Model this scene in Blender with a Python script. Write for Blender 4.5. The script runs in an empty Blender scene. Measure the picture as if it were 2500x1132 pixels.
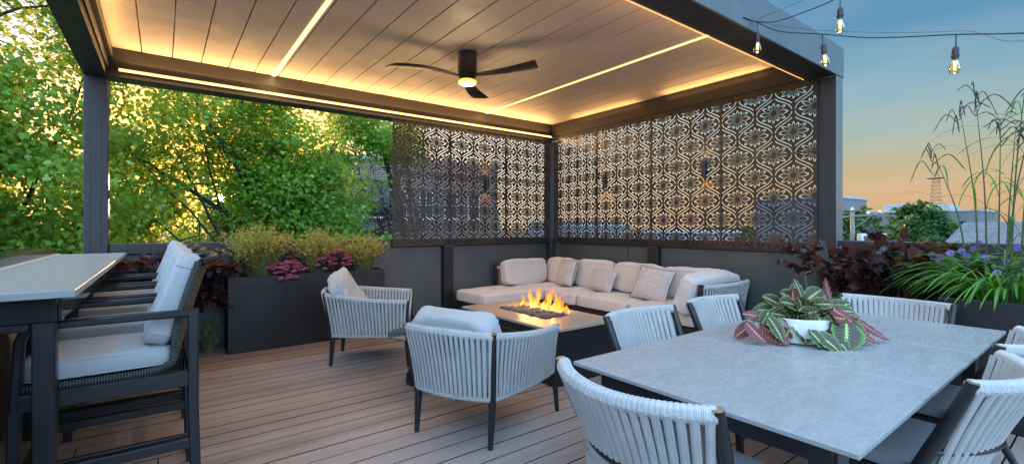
import bpy, bmesh, math, random
import numpy as np
from mathutils import Vector, Matrix, noise
random.seed(7); rng = np.random.default_rng(7)
R = math.radians; PI = math.pi
S = bpy.context.scene
COL = S.collection

# ---------------------------------------------------------------- camera, sky, sun, exposure
cd = bpy.data.cameras.new("camera"); cam = bpy.data.objects.new("camera", cd); COL.objects.link(cam)
cam.location = (-5.51, -6.14, 1.37); cam.rotation_euler = (R(90), 0, R(53.03 - 90))
cd.sensor_width = 36; cd.lens = 16.344; cd.shift_y = -12 / 2500; cd.clip_start = 0.05; cd.clip_end = 5000
S.camera = cam
SUN_EL = R(3.1); SUN_DIR = Vector((0.100, 1.176, 0.0634)).normalized()
SUN_AZ = math.atan2(SUN_DIR.x, SUN_DIR.y)
w = bpy.data.worlds.new("World"); S.world = w; w.use_nodes = True
wn = w.node_tree; wn.nodes.clear()
def WN(t, **k):
    n = wn.nodes.new(t)
    for a, b in k.items(): setattr(n, a, b)
    return n
sky = WN('ShaderNodeTexSky', sky_type='NISHITA', sun_disc=False, sun_elevation=R(5.5), sun_rotation=SUN_AZ,
         altitude=0, air_density=1.0, dust_density=1.0, ozone_density=2.0)
tc = WN('ShaderNodeTexCoord'); sep = WN('ShaderNodeSeparateXYZ'); wn.links.new(tc.outputs['Generated'], sep.inputs[0])
rp = WN('ShaderNodeValToRGB'); wn.links.new(sep.outputs['Z'], rp.inputs[0])
els = rp.color_ramp.elements
stops = [(0.0, (.68, .46, .30)), (0.05, (.75, .43, .21)), (0.104, (.61, .48, .26)), (0.15, (.44, .51, .43)), (0.232, (.27, .47, .56)), (0.322, (.115, .32, .52)), (0.9, (.06, .20, .45))]
els[0].position, els[0].color = stops[0][0], (*stops[0][1], 1)
els[1].position, els[1].color = stops[1][0], (*stops[1][1], 1)
for p, c in stops[2:]:
    e = els.new(p); e.color = (*c, 1)
def WM(op, a, b=None):
    n = WN('ShaderNodeMath', operation=op)
    for i, x in enumerate((a, b)):
        if x is None: continue
        if isinstance(x, (int, float)): n.inputs[i].default_value = x
        else: wn.links.new(x, n.inputs[i])
    return n.outputs[0]
def WDOT(v):
    n = WN('ShaderNodeVectorMath', operation='DOT_PRODUCT'); wn.links.new(tc.outputs['Generated'], n.inputs[0]); n.inputs[1].default_value = v; return n.outputs['Value']
def WRAMP(f, a, b):
    n = WN('ShaderNodeMapRange', interpolation_type='SMOOTHSTEP'); wn.links.new(f, n.inputs[0]); n.inputs[1].default_value = a; n.inputs[2].default_value = b; return n.outputs[0]
def WMIX(f, a, b, mode='MIX'):
    n = WN('ShaderNodeMixRGB', blend_type=mode)
    for i, x in enumerate((f, a, b)):
        if isinstance(x, (int, float)): n.inputs[i].default_value = x
        elif isinstance(x, tuple): n.inputs[i].default_value = (*x, 1)
        else: wn.links.new(x, n.inputs[i])
    return n.outputs[0]
base = WMIX(1.0, rp.outputs[0], (4.9, 4.9, 4.9), 'MULTIPLY')
base = WMIX(.80, sky.outputs[0], base)
ds = WDOT(tuple(SUN_DIR))
# bright hazy sunset side; blue fill added to unseen sky overhead and behind camera
base = WMIX(WRAMP(ds, .42, .90), base, WMIX(WRAMP(sep.outputs['Z'], .0, .25), (7.0, 5.5, 3.8), (6.2, 6.1, 5.8)))
base = WMIX(WRAMP(ds, .93, 1.0), base, (17.0, 9.5, 2.0))
base = WMIX(WRAMP(ds, .99990, .99998), base, (900.0, 420.0, 90.0))
cool = WM('MAXIMUM', WRAMP(sep.outputs['Z'], .55, .95), WM('MULTIPLY', WRAMP(WDOT((-.60, -.80, .0)), -.15, .7), WRAMP(sep.outputs['Z'], -.05, .12)))
base = WMIX(WM('MULTIPLY', cool, 1.0), base, (8.5, 13.0, 19.0))
cm = WN('ShaderNodeMapping'); cm.inputs['Scale'].default_value = (2.2, 2.2, 11); wn.links.new(tc.outputs['Generated'], cm.inputs[0]); cn = WN('ShaderNodeTexNoise'); cn.inputs['Scale'].default_value = 1.6; cn.inputs['Detail'].default_value = 5; wn.links.new(cm.outputs[0], cn.inputs['Vector'])
base = WMIX(WM('MULTIPLY', WRAMP(cn.outputs['Fac'], .45, .72), .05), base, (5.2, 4.9, 4.8))
bg = WN('ShaderNodeBackground'); bg.inputs[1].default_value = 0.12
wo = WN('ShaderNodeOutputWorld'); wn.links.new(base, bg.inputs[0]); wn.links.new(bg.outputs[0], wo.inputs[0])
sl = bpy.data.lights.new("sun", 'SUN'); sl.energy = 5.0; sl.angle = R(0.6); sl.color = (1.0, 0.62, 0.28)
so = bpy.data.objects.new("sun", sl); COL.objects.link(so)
so.rotation_euler = SUN_DIR.to_track_quat('Z', 'Y').to_euler(); so.location = (0, 20, 8)
S.view_settings.view_transform = 'Standard'; S.view_settings.look = 'None'; S.view_settings.gamma = 1
S.view_settings.exposure = 0.80; S.view_settings.use_curve_mapping = False
S.cycles.use_denoising = True
S.cycles.max_bounces = 7; S.cycles.diffuse_bounces = 3; S.cycles.glossy_bounces = 3; S.cycles.transparent_max_bounces = 12
S.cycles.sample_clamp_indirect = 4.0; S.cycles.caustics_reflective = False; S.cycles.caustics_refractive = False

# ---------------------------------------------------------------- helpers
class MB:
    """collects shapes for ONE mesh"""
    def __init__(s): s.v = []; s.f = []; s.uv = []; s.n = 0
    def add(s, vs, fs, uvs=None):
        s.v.append(np.asarray(vs, float).reshape(-1, 3))
        for i, f in enumerate(fs):
            s.f.append(tuple(a + s.n for a in f))
            s.uv.extend(uvs[i] if uvs is not None else [(0, 0)] * len(f))
        s.n += len(s.v[-1]); return s
    def xf(s, m):
        m = np.array(m); a = np.concatenate(s.v); s.v = [a @ m[:3, :3].T + m[:3, 3]]; return s
    def join(s, o):
        for k in o.v: s.v.append(k)
        s.f += [tuple(a + s.n for a in f) for f in o.f]; s.uv += o.uv; s.n += o.n; return s
    def build(s, name, mat, parent=None, smooth=True, flat_angle=35):
        me = bpy.data.meshes.new(name); V = np.concatenate(s.v) if s.v else np.zeros((0, 3))
        me.from_pydata(V.tolist(), [], s.f)
        l = me.uv_layers.new(name='UVMap'); l.data.foreach_set('uv', np.asarray(s.uv, np.float32).ravel())
        me.materials.append(mat)
        if smooth:
            me.polygons.foreach_set('use_smooth', [True] * len(me.polygons)); me.set_sharp_from_angle(angle=R(flat_angle))
        o = bpy.data.objects.new(name, me); COL.objects.link(o)
        if parent is not None: o.parent = parent
        return o
def tag(o, label=None, cat=None, group=None, kind=None):
    for k, v in (('label', label), ('category', cat), ('group', group), ('kind', kind)):
        if v: o[k] = v
    return o
def thing(name, label, cat, loc=(0, 0, 0), rz=0, group=None):
    o = bpy.data.objects.new(name, None); o.empty_display_size = .1; COL.objects.link(o)
    o.location = loc; o.rotation_euler = (0, 0, rz); return tag(o, label, cat, group)
def copy_tree(o, parent=None):
    c = o.copy(); COL.objects.link(c); c.parent = parent
    for ch in [x for x in bpy.data.objects if x.parent == o]: copy_tree(ch, c)
    return c
def box(mb, x0, y0, z0, x1, y1, z1, b=.004):
    x0, x1 = min(x0, x1), max(x0, x1); y0, y1 = min(y0, y1), max(y0, y1); z0, z1 = min(z0, z1), max(z0, z1)
    b = min(b, (x1-x0)*.3, (y1-y0)*.3, (z1-z0)*.3)
    V = []; ix = {}
    for i, (X, sx) in enumerate(((x0, 1), (x1, -1))):
        for j, (Y, sy) in enumerate(((y0, 1), (y1, -1))):
            for k, (Zz, sz) in enumerate(((z0, 1), (z1, -1))):
                for a, p in enumerate(((X, Y+sy*b, Zz+sz*b), (X+sx*b, Y, Zz+sz*b), (X+sx*b, Y+sy*b, Zz))):
                    ix[i, j, k, a] = len(V); V.append(p)
    F = []
    for i in (0, 1):
        q = [ix[i,0,0,0], ix[i,1,0,0], ix[i,1,1,0], ix[i,0,1,0]]; F.append(q if i else q[::-1])
        q = [ix[0,i,0,1], ix[0,i,1,1], ix[1,i,1,1], ix[1,i,0,1]]; F.append(q if i else q[::-1])
        q = [ix[0,0,i,2], ix[1,0,i,2], ix[1,1,i,2], ix[0,1,i,2]]; F.append(q if i else q[::-1])
    for i in (0, 1):
        for j in (0, 1):
            e = 1 if (i ^ j) else -1
            F.append([ix[i,j,0,0], ix[i,j,1,0], ix[i,j,1,1], ix[i,j,0,1]][::-e])
            F.append([ix[i,0,j,0], ix[i,1,j,0], ix[i,1,j,2], ix[i,0,j,2]][::e])
            F.append([ix[0,i,j,1], ix[1,i,j,1], ix[1,i,j,2], ix[0,i,j,2]][::-e])
            for k in (0, 1):
                e2 = 1 if (i + j + k) % 2 else -1
                F.append([ix[i,j,k,0], ix[i,j,k,1], ix[i,j,k,2]][::-e2])
    L = (x1-x0 if x1-x0 > y1-y0 else y1-y0)
    uvs = []
    for f in F: uvs.append([(V[a][0] - V[a][1], V[a][2]) for a in f])
    return mb.add(V, F, uvs)
def circ(r, n=8, ry=None, ph=0.0):
    ry = ry or r; return [(r*math.cos(ph+2*PI*i/n), ry*math.sin(ph+2*PI*i/n)) for i in range(n)]
def rrect(w, h, b=.005):
    w /= 2; h /= 2; return [(w, -h+b), (w, h-b), (w-b, h), (-w+b, h), (-w, h-b), (-w, -h+b), (-w+b, -h), (w-b, -h)]
def sweep(mb, path, prof, scale=None, up=(0, 0, 1), caps=True, closed=False, vscale=1.0):
    P = [Vector(p) for p in path]; n = len(P); m = len(prof); up = Vector(up)
    V = []; ls = [0.0]
    for i in range(1, n): ls.append(ls[-1] + (P[i]-P[i-1]).length)
    for i, p in enumerate(P):
        a = P[(i-1) % n] if (closed or i > 0) else p; c = P[(i+1) % n] if (closed or i < n-1) else p
        t = (c-a)
        t = t.normalized() if t.length > 1e-9 else Vector((0, 0, 1))
        u = up if abs(t.dot(up)) < .98 else Vector((1, 0, 0)) if abs(t.x) < .9 else Vector((0, 1, 0))
        sd = t.cross(u).normalized(); u2 = sd.cross(t).normalized()
        s = scale[i] if scale is not None else 1
        sx, sy = s if isinstance(s, tuple) else (s, s)
        for (x, y) in prof: V.append(p + sd*x*sx + u2*y*sy)
    F = []; U = []
    seg = n if closed else n-1
    for i in range(seg):
        for j in range(m):
            a = i*m+j; b = i*m+(j+1) % m; i2 = (i+1) % n
            F.append((a, b, i2*m+(j+1) % m, i2*m+j))
            v0 = ls[i]*vscale; v1 = (ls[i+1] if i+1 < n else ls[i]+.01)*vscale
            U.append([(j/m, v0), ((j+1)/m, v0), ((j+1)/m, v1), (j/m, v1)])
    if caps and not closed:
        F.append(tuple(range(m))[::-1]); U.append([(0, 0)]*m); F.append(tuple((n-1)*m+j for j in range(m))); U.append([(0, 0)]*m)
    return mb.add([tuple(v) for v in V], F, U)
def bar(mb, a, b, w, h, up=(0, 0, 1), bev=.004, s1=1.0):
    return sweep(mb, [a, b], rrect(w, h, bev), scale=[1, s1], up=up)
def bez(pts, n=16):
    """Catmull-Rom through pts"""
    P = [Vector(p) for p in pts]; P = [2*P[0]-P[1]] + P + [2*P[-1]-P[-2]]; out = []
    k = len(P)-3
    for i in range(n+1):
        t = i/n*k; j = min(int(t), k-1); t -= j
        p0, p1, p2, p3 = P[j:j+4]
        out.append(.5*((2*p1)+(-p0+p2)*t+(2*p0-5*p1+4*p2-p3)*t*t+(-p0+3*p1-3*p2+p3)*t**3))
    return out
def lathe(mb, prof, c=(0, 0, 0), n=32, sx=1, sy=1):
    V = []; F = []; m = len(prof)
    for i in range(n):
        a = 2*PI*i/n
        for r, z in prof: V.append((c[0]+r*math.cos(a)*sx, c[1]+r*math.sin(a)*sy, c[2]+z))
    U = []
    for i in range(n):
        for j in range(m-1):
            k = ((i+1) % n)*m; F.append((i*m+j, k+j, k+j+1, i*m+j+1)); U.append([(i/n, j), ((i+1)/n, j), ((i+1)/n, j+1), (i/n, j+1)])
    return mb.add(V, F, U)
def cushion(mb, w, d, h, M=None, e1=.32, e2=.22, n=28, wr=.006, seed=0, crown=.0, dent=0.0):
    """a boxy soft cushion, w x d x h, centred, with a piped seam round its middle"""
    V = []; F = []; U = []; m = n*2
    sp = lambda c, e: math.copysign(abs(c)**e, c)
    for i in range(n+1):
        ph = -PI/2+PI*i/n
        for j in range(m):
            th = 2*PI*j/m
            x = sp(math.cos(ph), e1)*sp(math.cos(th), e2)*w/2; y = sp(math.cos(ph), e1)*sp(math.sin(th), e2)*d/2; z = sp(math.sin(ph), e1)*h/2
            f = (1-(2*x/w)**2)*(1-(2*y/d)**2); z += math.copysign(crown*max(f, 0), z)
            q = noise.noise_vector(Vector((x*5+seed*7.1, y*5, z*6)))*wr*1.4 + noise.noise_vector(Vector((x*14+seed*3.3, y*14, z*12)))*wr*.6
            V.append((x+q.x, y+q.y, z+q.z-dent*max(f, 0)*(1 if z > 0 else 0)))
    for i in range(n):
        for j in range(m):
            k = (j+1) % m; F.append((i*m+j, i*m+k, (i+1)*m+k, (i+1)*m+j))
            U.append([(j/m*6, i/n), ((j+1)/m*6, i/n), ((j+1)/m*6, (i+1)/n), (j/m*6, (i+1)/n)])
    t = MB(); t.add(V, F, U)
    for zz in (-h*.36, h*.36):
        loop = []
        for j in range(64):
            th = 2*PI*j/64; c = .985
            loop.append((sp(math.cos(th), e2)*w/2*c, sp(math.sin(th), e2)*d/2*c, zz))
        sweep(t, loop, circ(.0035, 5), closed=True)
    if M is not None: t.xf(M)
    return mb.join(t)
def pillow(mb, w, h, t, M=None, seed=0, n=22, droop=0.0, piping=True):
    """a knife-edge pillow in its XZ plane with pinched corners, thickness along Y"""
    V = []; F = []; U = []
    for side in (1, -1):
        base = len(V)
        for i in range(n+1):
            for j in range(n+1):
                u = -1+2*i/n; v = -1+2*j/n
                k = 1-.075*(1-u*u)**1 * 1; k2 = 1-.075*(1-v*v)
                x = u*w/2*(1-.07*(1-v*v)*abs(u)**3); z = v*h/2*(1-.07*(1-u*u)*abs(v)**3)
                y = side*t/2*max(0, (1-u**4)*(1-v**4))**.55
                q = noise.noise_vector(Vector((x*6+seed*5.3, side*2, z*6)))*.014*(1-abs(u)**6)*(1-abs(v)**6)
                z -= droop*max(0, 1-u*u)*(v > 0)*v*v
                V.append((x+q.x, y+q.y, z+q.z))
        for i in range(n):
            for j in range(n):
                a = base+i*(n+1)+j; f = (a, a+n+1, a+n+2, a+1); F.append(f if side < 0 else f[::-1])
                uv = [(i/n, j/n), ((i+1)/n, j/n), ((i+1)/n, (j+1)/n), (i/n, (j+1)/n)]; U.append(uv if side < 0 else uv[::-1])
    tt = MB(); tt.add(V, F, U)
    if M is not None: tt.xf(M)
    return mb.join(tt)
def pillow_edge(w, h, droop=0):
    L = []
    for k in range(4):
        for i in range(16):
            s = -1+2*i/16; u, v = ((s, -1), (1, s), (-s, 1), (-1, -s))[k]
            L.append((u*w/2*(1-.07*(1-v*v)*abs(u)**3), 0, v*h/2*(1-.07*(1-u*u)*abs(v)**3)-droop*max(0, 1-u*u)*(v > 0)*v*v))
    return L
def batch(mb_name, tv, tf, tuv, M, pos, mat, parent=None, uvrand=None, smooth=False):
    """many copies of a small template (leaves of one plant) as ONE mesh. M (n,3,3), pos (n,3)"""
    n = len(pos); tv = np.asarray(tv, float); k = len(tv)
    V = np.einsum('nij,kj->nki', M, tv)+pos[:, None, :]
    me = bpy.data.meshes.new(mb_name); me.vertices.add(n*k); me.vertices.foreach_set('co', V.astype(np.float32).ravel())
    lens = [len(f) for f in tf]; L = sum(lens); flat = np.concatenate([np.array(f) for f in tf])
    me.loops.add(n*L); me.loops.foreach_set('vertex_index', (flat[None, :]+np.arange(n)[:, None]*k).astype(np.int32).ravel())
    me.polygons.add(n*len(tf)); st = np.cumsum([0]+lens[:-1])
    me.polygons.foreach_set('loop_start', (st[None, :]+np.arange(n)[:, None]*L).astype(np.int32).ravel())
    me.polygons.foreach_set('loop_total', np.tile(np.array(lens, np.int32), n))
    me.update(calc_edges=True)
    if smooth: me.polygons.foreach_set('use_smooth', [True]*len(me.polygons))
    l = me.uv_layers.new(name='UVMap')
    if tuv is not None: uv = np.tile(np.asarray(tuv, np.float32), (n, 1))
    else: uv = np.repeat((rng.random((n, 2)) if uvrand is None else uvrand).astype(np.float32), L, axis=0)
    l.data.foreach_set('uv', uv.ravel())
    if tuv is not None:
        l2 = me.uv_layers.new(name='rand'); l2.data.foreach_set('uv', np.repeat(rng.random((n, 2)).astype(np.float32), L, axis=0).ravel())
    me.materials.append(mat); o = bpy.data.objects.new(mb_name, me); COL.objects.link(o)
    if parent is not None: o.parent = parent
    return o
def frames(dirs, normals):
    """rotation matrices whose y axis is the leaf direction and z its normal"""
    d = dirs/np.linalg.norm(dirs, axis=1, keepdims=True); x = np.cross(d, normals); x /= np.linalg.norm(x, axis=1, keepdims=True)+1e-9
    z = np.cross(x, d); return np.stack([x, d, z], axis=2)

# ---------------------------------------------------------------- materials
class NT:
    def __init__(s, name):
        s.m = bpy.data.materials.new(name); s.m.use_nodes = True; s.t = s.m.node_tree; s.t.nodes.clear()
        s.out = s.n('ShaderNodeOutputMaterial'); s.p = s.n('ShaderNodeBsdfPrincipled'); s.l(s.p.outputs[0], s.out.inputs[0])
    def n(s, t, **k):
        q = s.t.nodes.new(t)
        for a, b in k.items(): setattr(q, a, b)
        return q
    def l(s, a, b): s.t.links.new(a, b)
    def co(s, scale=(1, 1, 1), kind='Object', rot=(0, 0, 0)):
        c = s.n('ShaderNodeTexCoord'); m = s.n('ShaderNodeMapping'); m.inputs['Scale'].default_value = scale; m.inputs['Rotation'].default_value = rot
        s.l(c.outputs[kind], m.inputs[0]); return m.outputs[0]
    def noise(s, co, scale=5, detail=3, rough=.55):
        q = s.n('ShaderNodeTexNoise'); q.inputs['Scale'].default_value = scale; q.inputs['Detail'].default_value = detail; q.inputs['Roughness'].default_value = rough
        s.l(co, q.inputs['Vector']); return q.outputs['Fac']
    def ramp(s, f, stops):
        q = s.n('ShaderNodeValToRGB'); s.l(f, q.inputs[0]); e = q.color_ramp.elements
        for i, (p, c) in enumerate(stops):
            c = (c, c, c) if not isinstance(c, tuple) else c
            if i < 2: e[i].position = p; e[i].color = (*c, 1)
            else: a = e.new(p); a.color = (*c, 1)
        return q.outputs[0]
    def math(s, op, a, b=None, c=None):
        q = s.n('ShaderNodeMath', operation=op)
        for i, x in enumerate((a, b, c)):
            if x is None: continue
            if isinstance(x, (int, float)): q.inputs[i].default_value = x
            else: s.l(x, q.inputs[i])
        return q.outputs[0]
    def mix(s, f, a, b, mode='MIX'):
        q = s.n('ShaderNodeMixRGB', blend_type=mode)
        for i, x in enumerate((f, a, b)):
            if isinstance(x, (int, float)): q.inputs[i].default_value = x if i == 0 else (x, x, x, 1)
            elif isinstance(x, tuple): q.inputs[i].default_value = (*x, 1)
            else: s.l(x, q.inputs[i])
        return q.outputs[0]
    def bump(s, h, strength=.3, dist=.01):
        q = s.n('ShaderNodeBump'); q.inputs['Strength'].default_value = strength; q.inputs['Distance'].default_value = dist
        s.l(h, q.inputs['Height']); s.l(q.outputs[0], s.p.inputs['Normal']); return q
    def set(s, **k):
        for a, b in k.items():
            i = s.p.inputs[a.replace('_', ' ')]
            if isinstance(b, (int, float)): i.default_value = b
            elif isinstance(b, tuple): i.default_value = (*b, 1)
            else: s.l(b, i)
        return s
def paint(name, col, rough=.5, metal=0.0, var=.12, nscale=3, bump=.05, fine=180, spec=.5):
    t = NT(name); c = t.co(); a = t.noise(c, nscale, 4)
    d = tuple(x*(1-var) for x in col); l = tuple(min(1, x*(1+var)) for x in col)
    t.set(Base_Color=t.ramp(a, [(.3, d), (.7, l)]), Metallic=metal, Specular_IOR_Level=spec)
    t.set(Roughness=t.ramp(t.noise(c, nscale*2.3, 3), [(.3, rough*.85), (.7, min(1, rough*1.15))]))
    if bump: t.bump(t.noise(c, fine, 2), bump, .002)
    return t.m
M = {}
M['black'] = paint('black_powder_coat', (.012, .013, .016), .38, 0, .2, 4, .06)
M['dark_metal'] = paint('dark_grey_aluminium', (.028, .028, .033), .42, .0, .1, 2, .04)
M['panel'] = paint('grey_wall_panel', (.070, .080, .081), .48, 0, .20, 1.4, .03, 60)
M['fascia'] = paint('blue_grey_fascia', (.21, .255, .28), .3, .5, .08, 2, .02)
M['post_wood'] = paint('dark_bronze_post', (.022, .018, .018), .4, .2, .2, 2, .05)
M['planter'] = paint('charcoal_planter', (.014, .0132, .015), .55, 0, .38, 2.0, .08, 90)
M['louver'] = paint('ceiling_louver', (.56, .515, .475), .58, 0, .05, 2, .02, 90)
def m_screen():
    t = NT('bronze_screen_sheet'); c = t.co()
    t.set(Base_Color=t.ramp(t.noise(c, 2.5, 4), [(.3, (.028, .022, .018)), (.7, (.060, .048, .038))]), Metallic=.25, Roughness=t.ramp(t.noise(c, 4, 3), [(.3, .26), (.7, .42)]))
    t.bump(t.noise(c, 7, 2), .08, .01); return t.m
M['screen'] = m_screen()
def m_deck():
    t = NT('composite_deck_boards'); c = t.co()
    s = t.n('ShaderNodeSeparateXYZ'); t.l(c, s.inputs[0])
    bi = t.math('FLOOR', t.math('DIVIDE', s.outputs['Y'], .1515))
    cb = t.n('ShaderNodeCombineXYZ'); t.l(bi, cb.inputs[0]); wn_ = t.n('ShaderNodeTexWhiteNoise'); t.l(cb.outputs[0], wn_.inputs['Vector'])
    st = t.noise(t.co((1.2, 26, 1)), 3, 5, .6); fine = t.noise(t.co((6, 150, 1)), 4, 3, .6); blot = t.noise(c, 1.2, 4)
    f = t.math('ADD', t.math('MULTIPLY', st, .55), t.math('ADD', t.math('MULTIPLY', wn_.outputs['Value'], .22), t.math('MULTIPLY', blot, .35)))
    col = t.ramp(f, [(.30, (.20, .158, .142)), (.50, (.35, .285, .258)), (.74, (.50, .415, .38))])
    gn = t.n('ShaderNodeNewGeometry'); sn = t.n('ShaderNodeSeparateXYZ'); t.l(gn.outputs['Normal'], sn.inputs[0]); side = t.math('LESS_THAN', sn.outputs['Z'], .9)  # upright board faces coloured dark to paint the shade in the gaps
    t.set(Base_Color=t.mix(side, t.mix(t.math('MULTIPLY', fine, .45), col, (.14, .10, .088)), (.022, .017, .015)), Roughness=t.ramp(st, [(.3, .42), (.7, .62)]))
    t.bump(t.math('ADD', fine, st), .35, .003); return t.m
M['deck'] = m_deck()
def m_stone(name, a, b, spk, stretch=(1, 1, 1), rough=.3, sp=.60):
    t = NT(name); c = t.co(stretch)
    base = t.ramp(t.noise(c, 9, 6, .7), [(.15, a), (.85, b)])
    k = t.ramp(t.noise(t.co(tuple(q*1 for q in stretch)), 85, 3, .7), [(sp, 0.0), (sp+.07, 1.0)])
    k2 = t.ramp(t.noise(t.co(tuple(q*.6 for q in stretch)), 7, 3, .6), [(.42, 0.0), (.62, 1.0)])
    fac = t.math('MULTIPLY', k, t.math('MULTIPLY', k2, .45))
    t.set(Base_Color=t.mix(fac, base, spk), Roughness=t.ramp(t.noise(c, 30, 3), [(.3, rough*.8), (.7, rough*1.4)]))
    t.bump(t.math('SUBTRACT', t.noise(c, 40, 3), fac), .12, .002); return t.m
M['table_stone'] = m_stone('pale_speckled_ceramic', (.23, .245, .25), (.37, .38, .38), (.11, .17, .18), (1.0, 3.2, 1), .26, .645)
M['fire_stone'] = m_stone('beige_travertine', (.30, .25, .20), (.44, .37, .30), (.20, .16, .12), (4, 1, 1), .32, .62)
M['counter_stone'] = m_stone('pale_grey_counter', (.25, .265, .275), (.38, .39, .39), (.18, .24, .23), (.8, 6, 1), .30, .60)
def m_fabric(name, col, scale=420, var=.10, rough=.9):
    t = NT(name); c = t.co()
    w1 = t.n('ShaderNodeTexWave', wave_type='BANDS', bands_direction='X'); w1.inputs['Scale'].default_value = scale*.3; w1.inputs['Distortion'].default_value = 1.5; t.l(c, w1.inputs[0])
    w2 = t.n('ShaderNodeTexWave', wave_type='BANDS', bands_direction='Z'); w2.inputs['Scale'].default_value = scale*.3; w2.inputs['Distortion'].default_value = 1.5; t.l(c, w2.inputs[0])
    h = t.math('ADD', w1.outputs['Fac'], w2.outputs['Fac']); n1 = t.noise(c, 3.5, 4); n2 = t.noise(c, scale*.6, 2)
    f = t.math('ADD', t.math('MULTIPLY', n1, .5), t.math('MULTIPLY', n2, .5))
    t.set(Base_Color=t.ramp(f, [(.3, tuple(x*(1-var) for x in col)), (.7, tuple(min(1, x*(1+var)) for x in col))]), Roughness=rough, Sheen_Weight=.25, Sheen_Roughness=.5, Specular_IOR_Level=.2)
    b = t.bump(t.math('ADD', t.math('MULTIPLY', h, .3), t.math('MULTIPLY', t.noise(c, 11, 4), 2.2)), .35, .006); return t.m
M['fabric'] = m_fabric('oatmeal_cushion_fabric', (.60, .565, .53))
M['fabric_grey'] = m_fabric('pale_grey_cushion_fabric', (.43, .45, .455))
M['seat_mesh'] = m_fabric('grey_seat_fabric', (.27, .30, .32), 700)
def m_rope(name, c0, c1):
    t = NT(name); u = t.n('ShaderNodeUVMap'); s = t.n('ShaderNodeSeparateXYZ'); t.l(u.outputs[0], s.inputs[0])
    U = t.math('MULTIPLY', s.outputs['X'], 2*PI*3); V = t.math('MULTIPLY', s.outputs['Y'], 1300)
    a = t.math('SINE', t.math('ADD', U, V)); b = t.math('SINE', t.math('SUBTRACT', U, V))
    h = t.math('MAXIMUM', a, b); n1 = t.noise(t.co(), 300, 2); n0 = t.noise(t.co(), 9, 3)
    f = t.math('ADD', t.math('MULTIPLY', h, .16), t.math('ADD', t.math('MULTIPLY', n1, .55), t.math('MULTIPLY', n0, .25)))
    t.set(Base_Color=t.ramp(f, [(.22, c0), (.72, c1)]), Roughness=.92, Specular_IOR_Level=.15, Sheen_Weight=.2)
    t.bump(t.math('ADD', h, t.math('MULTIPLY', n1, .8)), .45, .002); return t.m
M['rope'] = m_rope('pale_grey_braided_rope', (.25, .26, .26), (.62, .62, .60))
def m_throw():
    t = NT('woven_patterned_pillow_fabric'); u = t.co((1, 1, 1), 'UV')
    br = t.n('ShaderNodeTexBrick'); t.l(u, br.inputs[0]); br.inputs['Scale'].default_value = 6; br.offset = .5
    br.inputs['Mortar Size'].default_value = .022; br.inputs['Color1'].default_value = (.56, .53, .51, 1); br.inputs['Color2'].default_value = (.70, .67, .65, 1); br.inputs['Mortar'].default_value = (.24, .22, .21, 1)
    wv = t.n('ShaderNodeTexWave', wave_type='BANDS', bands_direction='X'); wv.inputs['Scale'].default_value = 17; wv.inputs['Distortion'].default_value = 2.0; t.l(u, wv.inputs[0])
    k = t.math('MULTIPLY', t.ramp(wv.outputs['Fac'], [(.45, 1.0), (.62, 0.0)]), .45)
    t.set(Base_Color=t.mix(k, br.outputs[0], (.38, .36, .35)), Roughness=.9, Specular_IOR_Level=.15); t.bump(wv.outputs['Fac'], .4, .003); return t.m
M['throw'] = m_throw()
def m_wicker():
    t = NT('grey_wicker'); u = t.n('ShaderNodeUVMap'); s = t.n('ShaderNodeSeparateXYZ'); t.l(u.outputs[0], s.inputs[0])
    h = t.math('SINE', t.math('MULTIPLY', s.outputs['Y'], 620)); n = t.noise(t.co(), 90, 2)
    t.set(Base_Color=t.ramp(t.math('ADD', t.math('MULTIPLY', h, .35), n), [(.25, (.015, .016, .018)), (.9, (.13, .13, .12))]), Roughness=.6); t.bump(h, .8, .004); return t.m
M['wicker'] = m_wicker()
def m_emit(name, col, s):
    t = NT(name); t.set(Base_Color=(.8, .75, .6), Emission_Color=col, Emission_Strength=s); return t.m
M['led'] = m_emit('warm_led_strip', (1.0, .60, .22), 1.1)
M['led_and_glint'] = m_emit('warm_led_and_glint_line', (1.0, .46, .10), .8)
M['led_hot'] = m_emit('warm_led_bar', (1.0, .66, .29), 1.15)
M['fan_lens'] = m_emit('fan_light_lens', (1.0, .95, .8), 3.5)
M['fan_ring'] = m_emit('fan_light_ring', (1.0, .58, .03), 1.0)
M['filament'] = m_emit('bulb_filament', (1.0, .50, .13), 2.2)
def m_glass(name, col=(1, 1, 1), rough=.0, tr=.85):
    t = NT(name); g = t.n('ShaderNodeBsdfGlossy'); g.inputs['Roughness'].default_value = .03
    tp = t.n('ShaderNodeBsdfTransparent'); tp.inputs[0].default_value = (*col, 1); mxx = t.n('ShaderNodeMixShader')
    lw = t.n('ShaderNodeLayerWeight'); lw.inputs[0].default_value = .35
    t.l(t.math('ADD', t.math('MULTIPLY', lw.outputs['Fresnel'], .40), .02), mxx.inputs[0]); t.l(tp.outputs[0], mxx.inputs[1]); t.l(g.outputs[0], mxx.inputs[2]); t.l(mxx.outputs[0], t.out.inputs[0]); return t.m
M['bulb_glass'] = m_glass('clear_amber_glass', (1, .84, .58), 0, .88)
M['dark_glass'] = paint('smoked_glass_top', (.012, .011, .011), .08, 0, .1, 3, 0)
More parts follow.
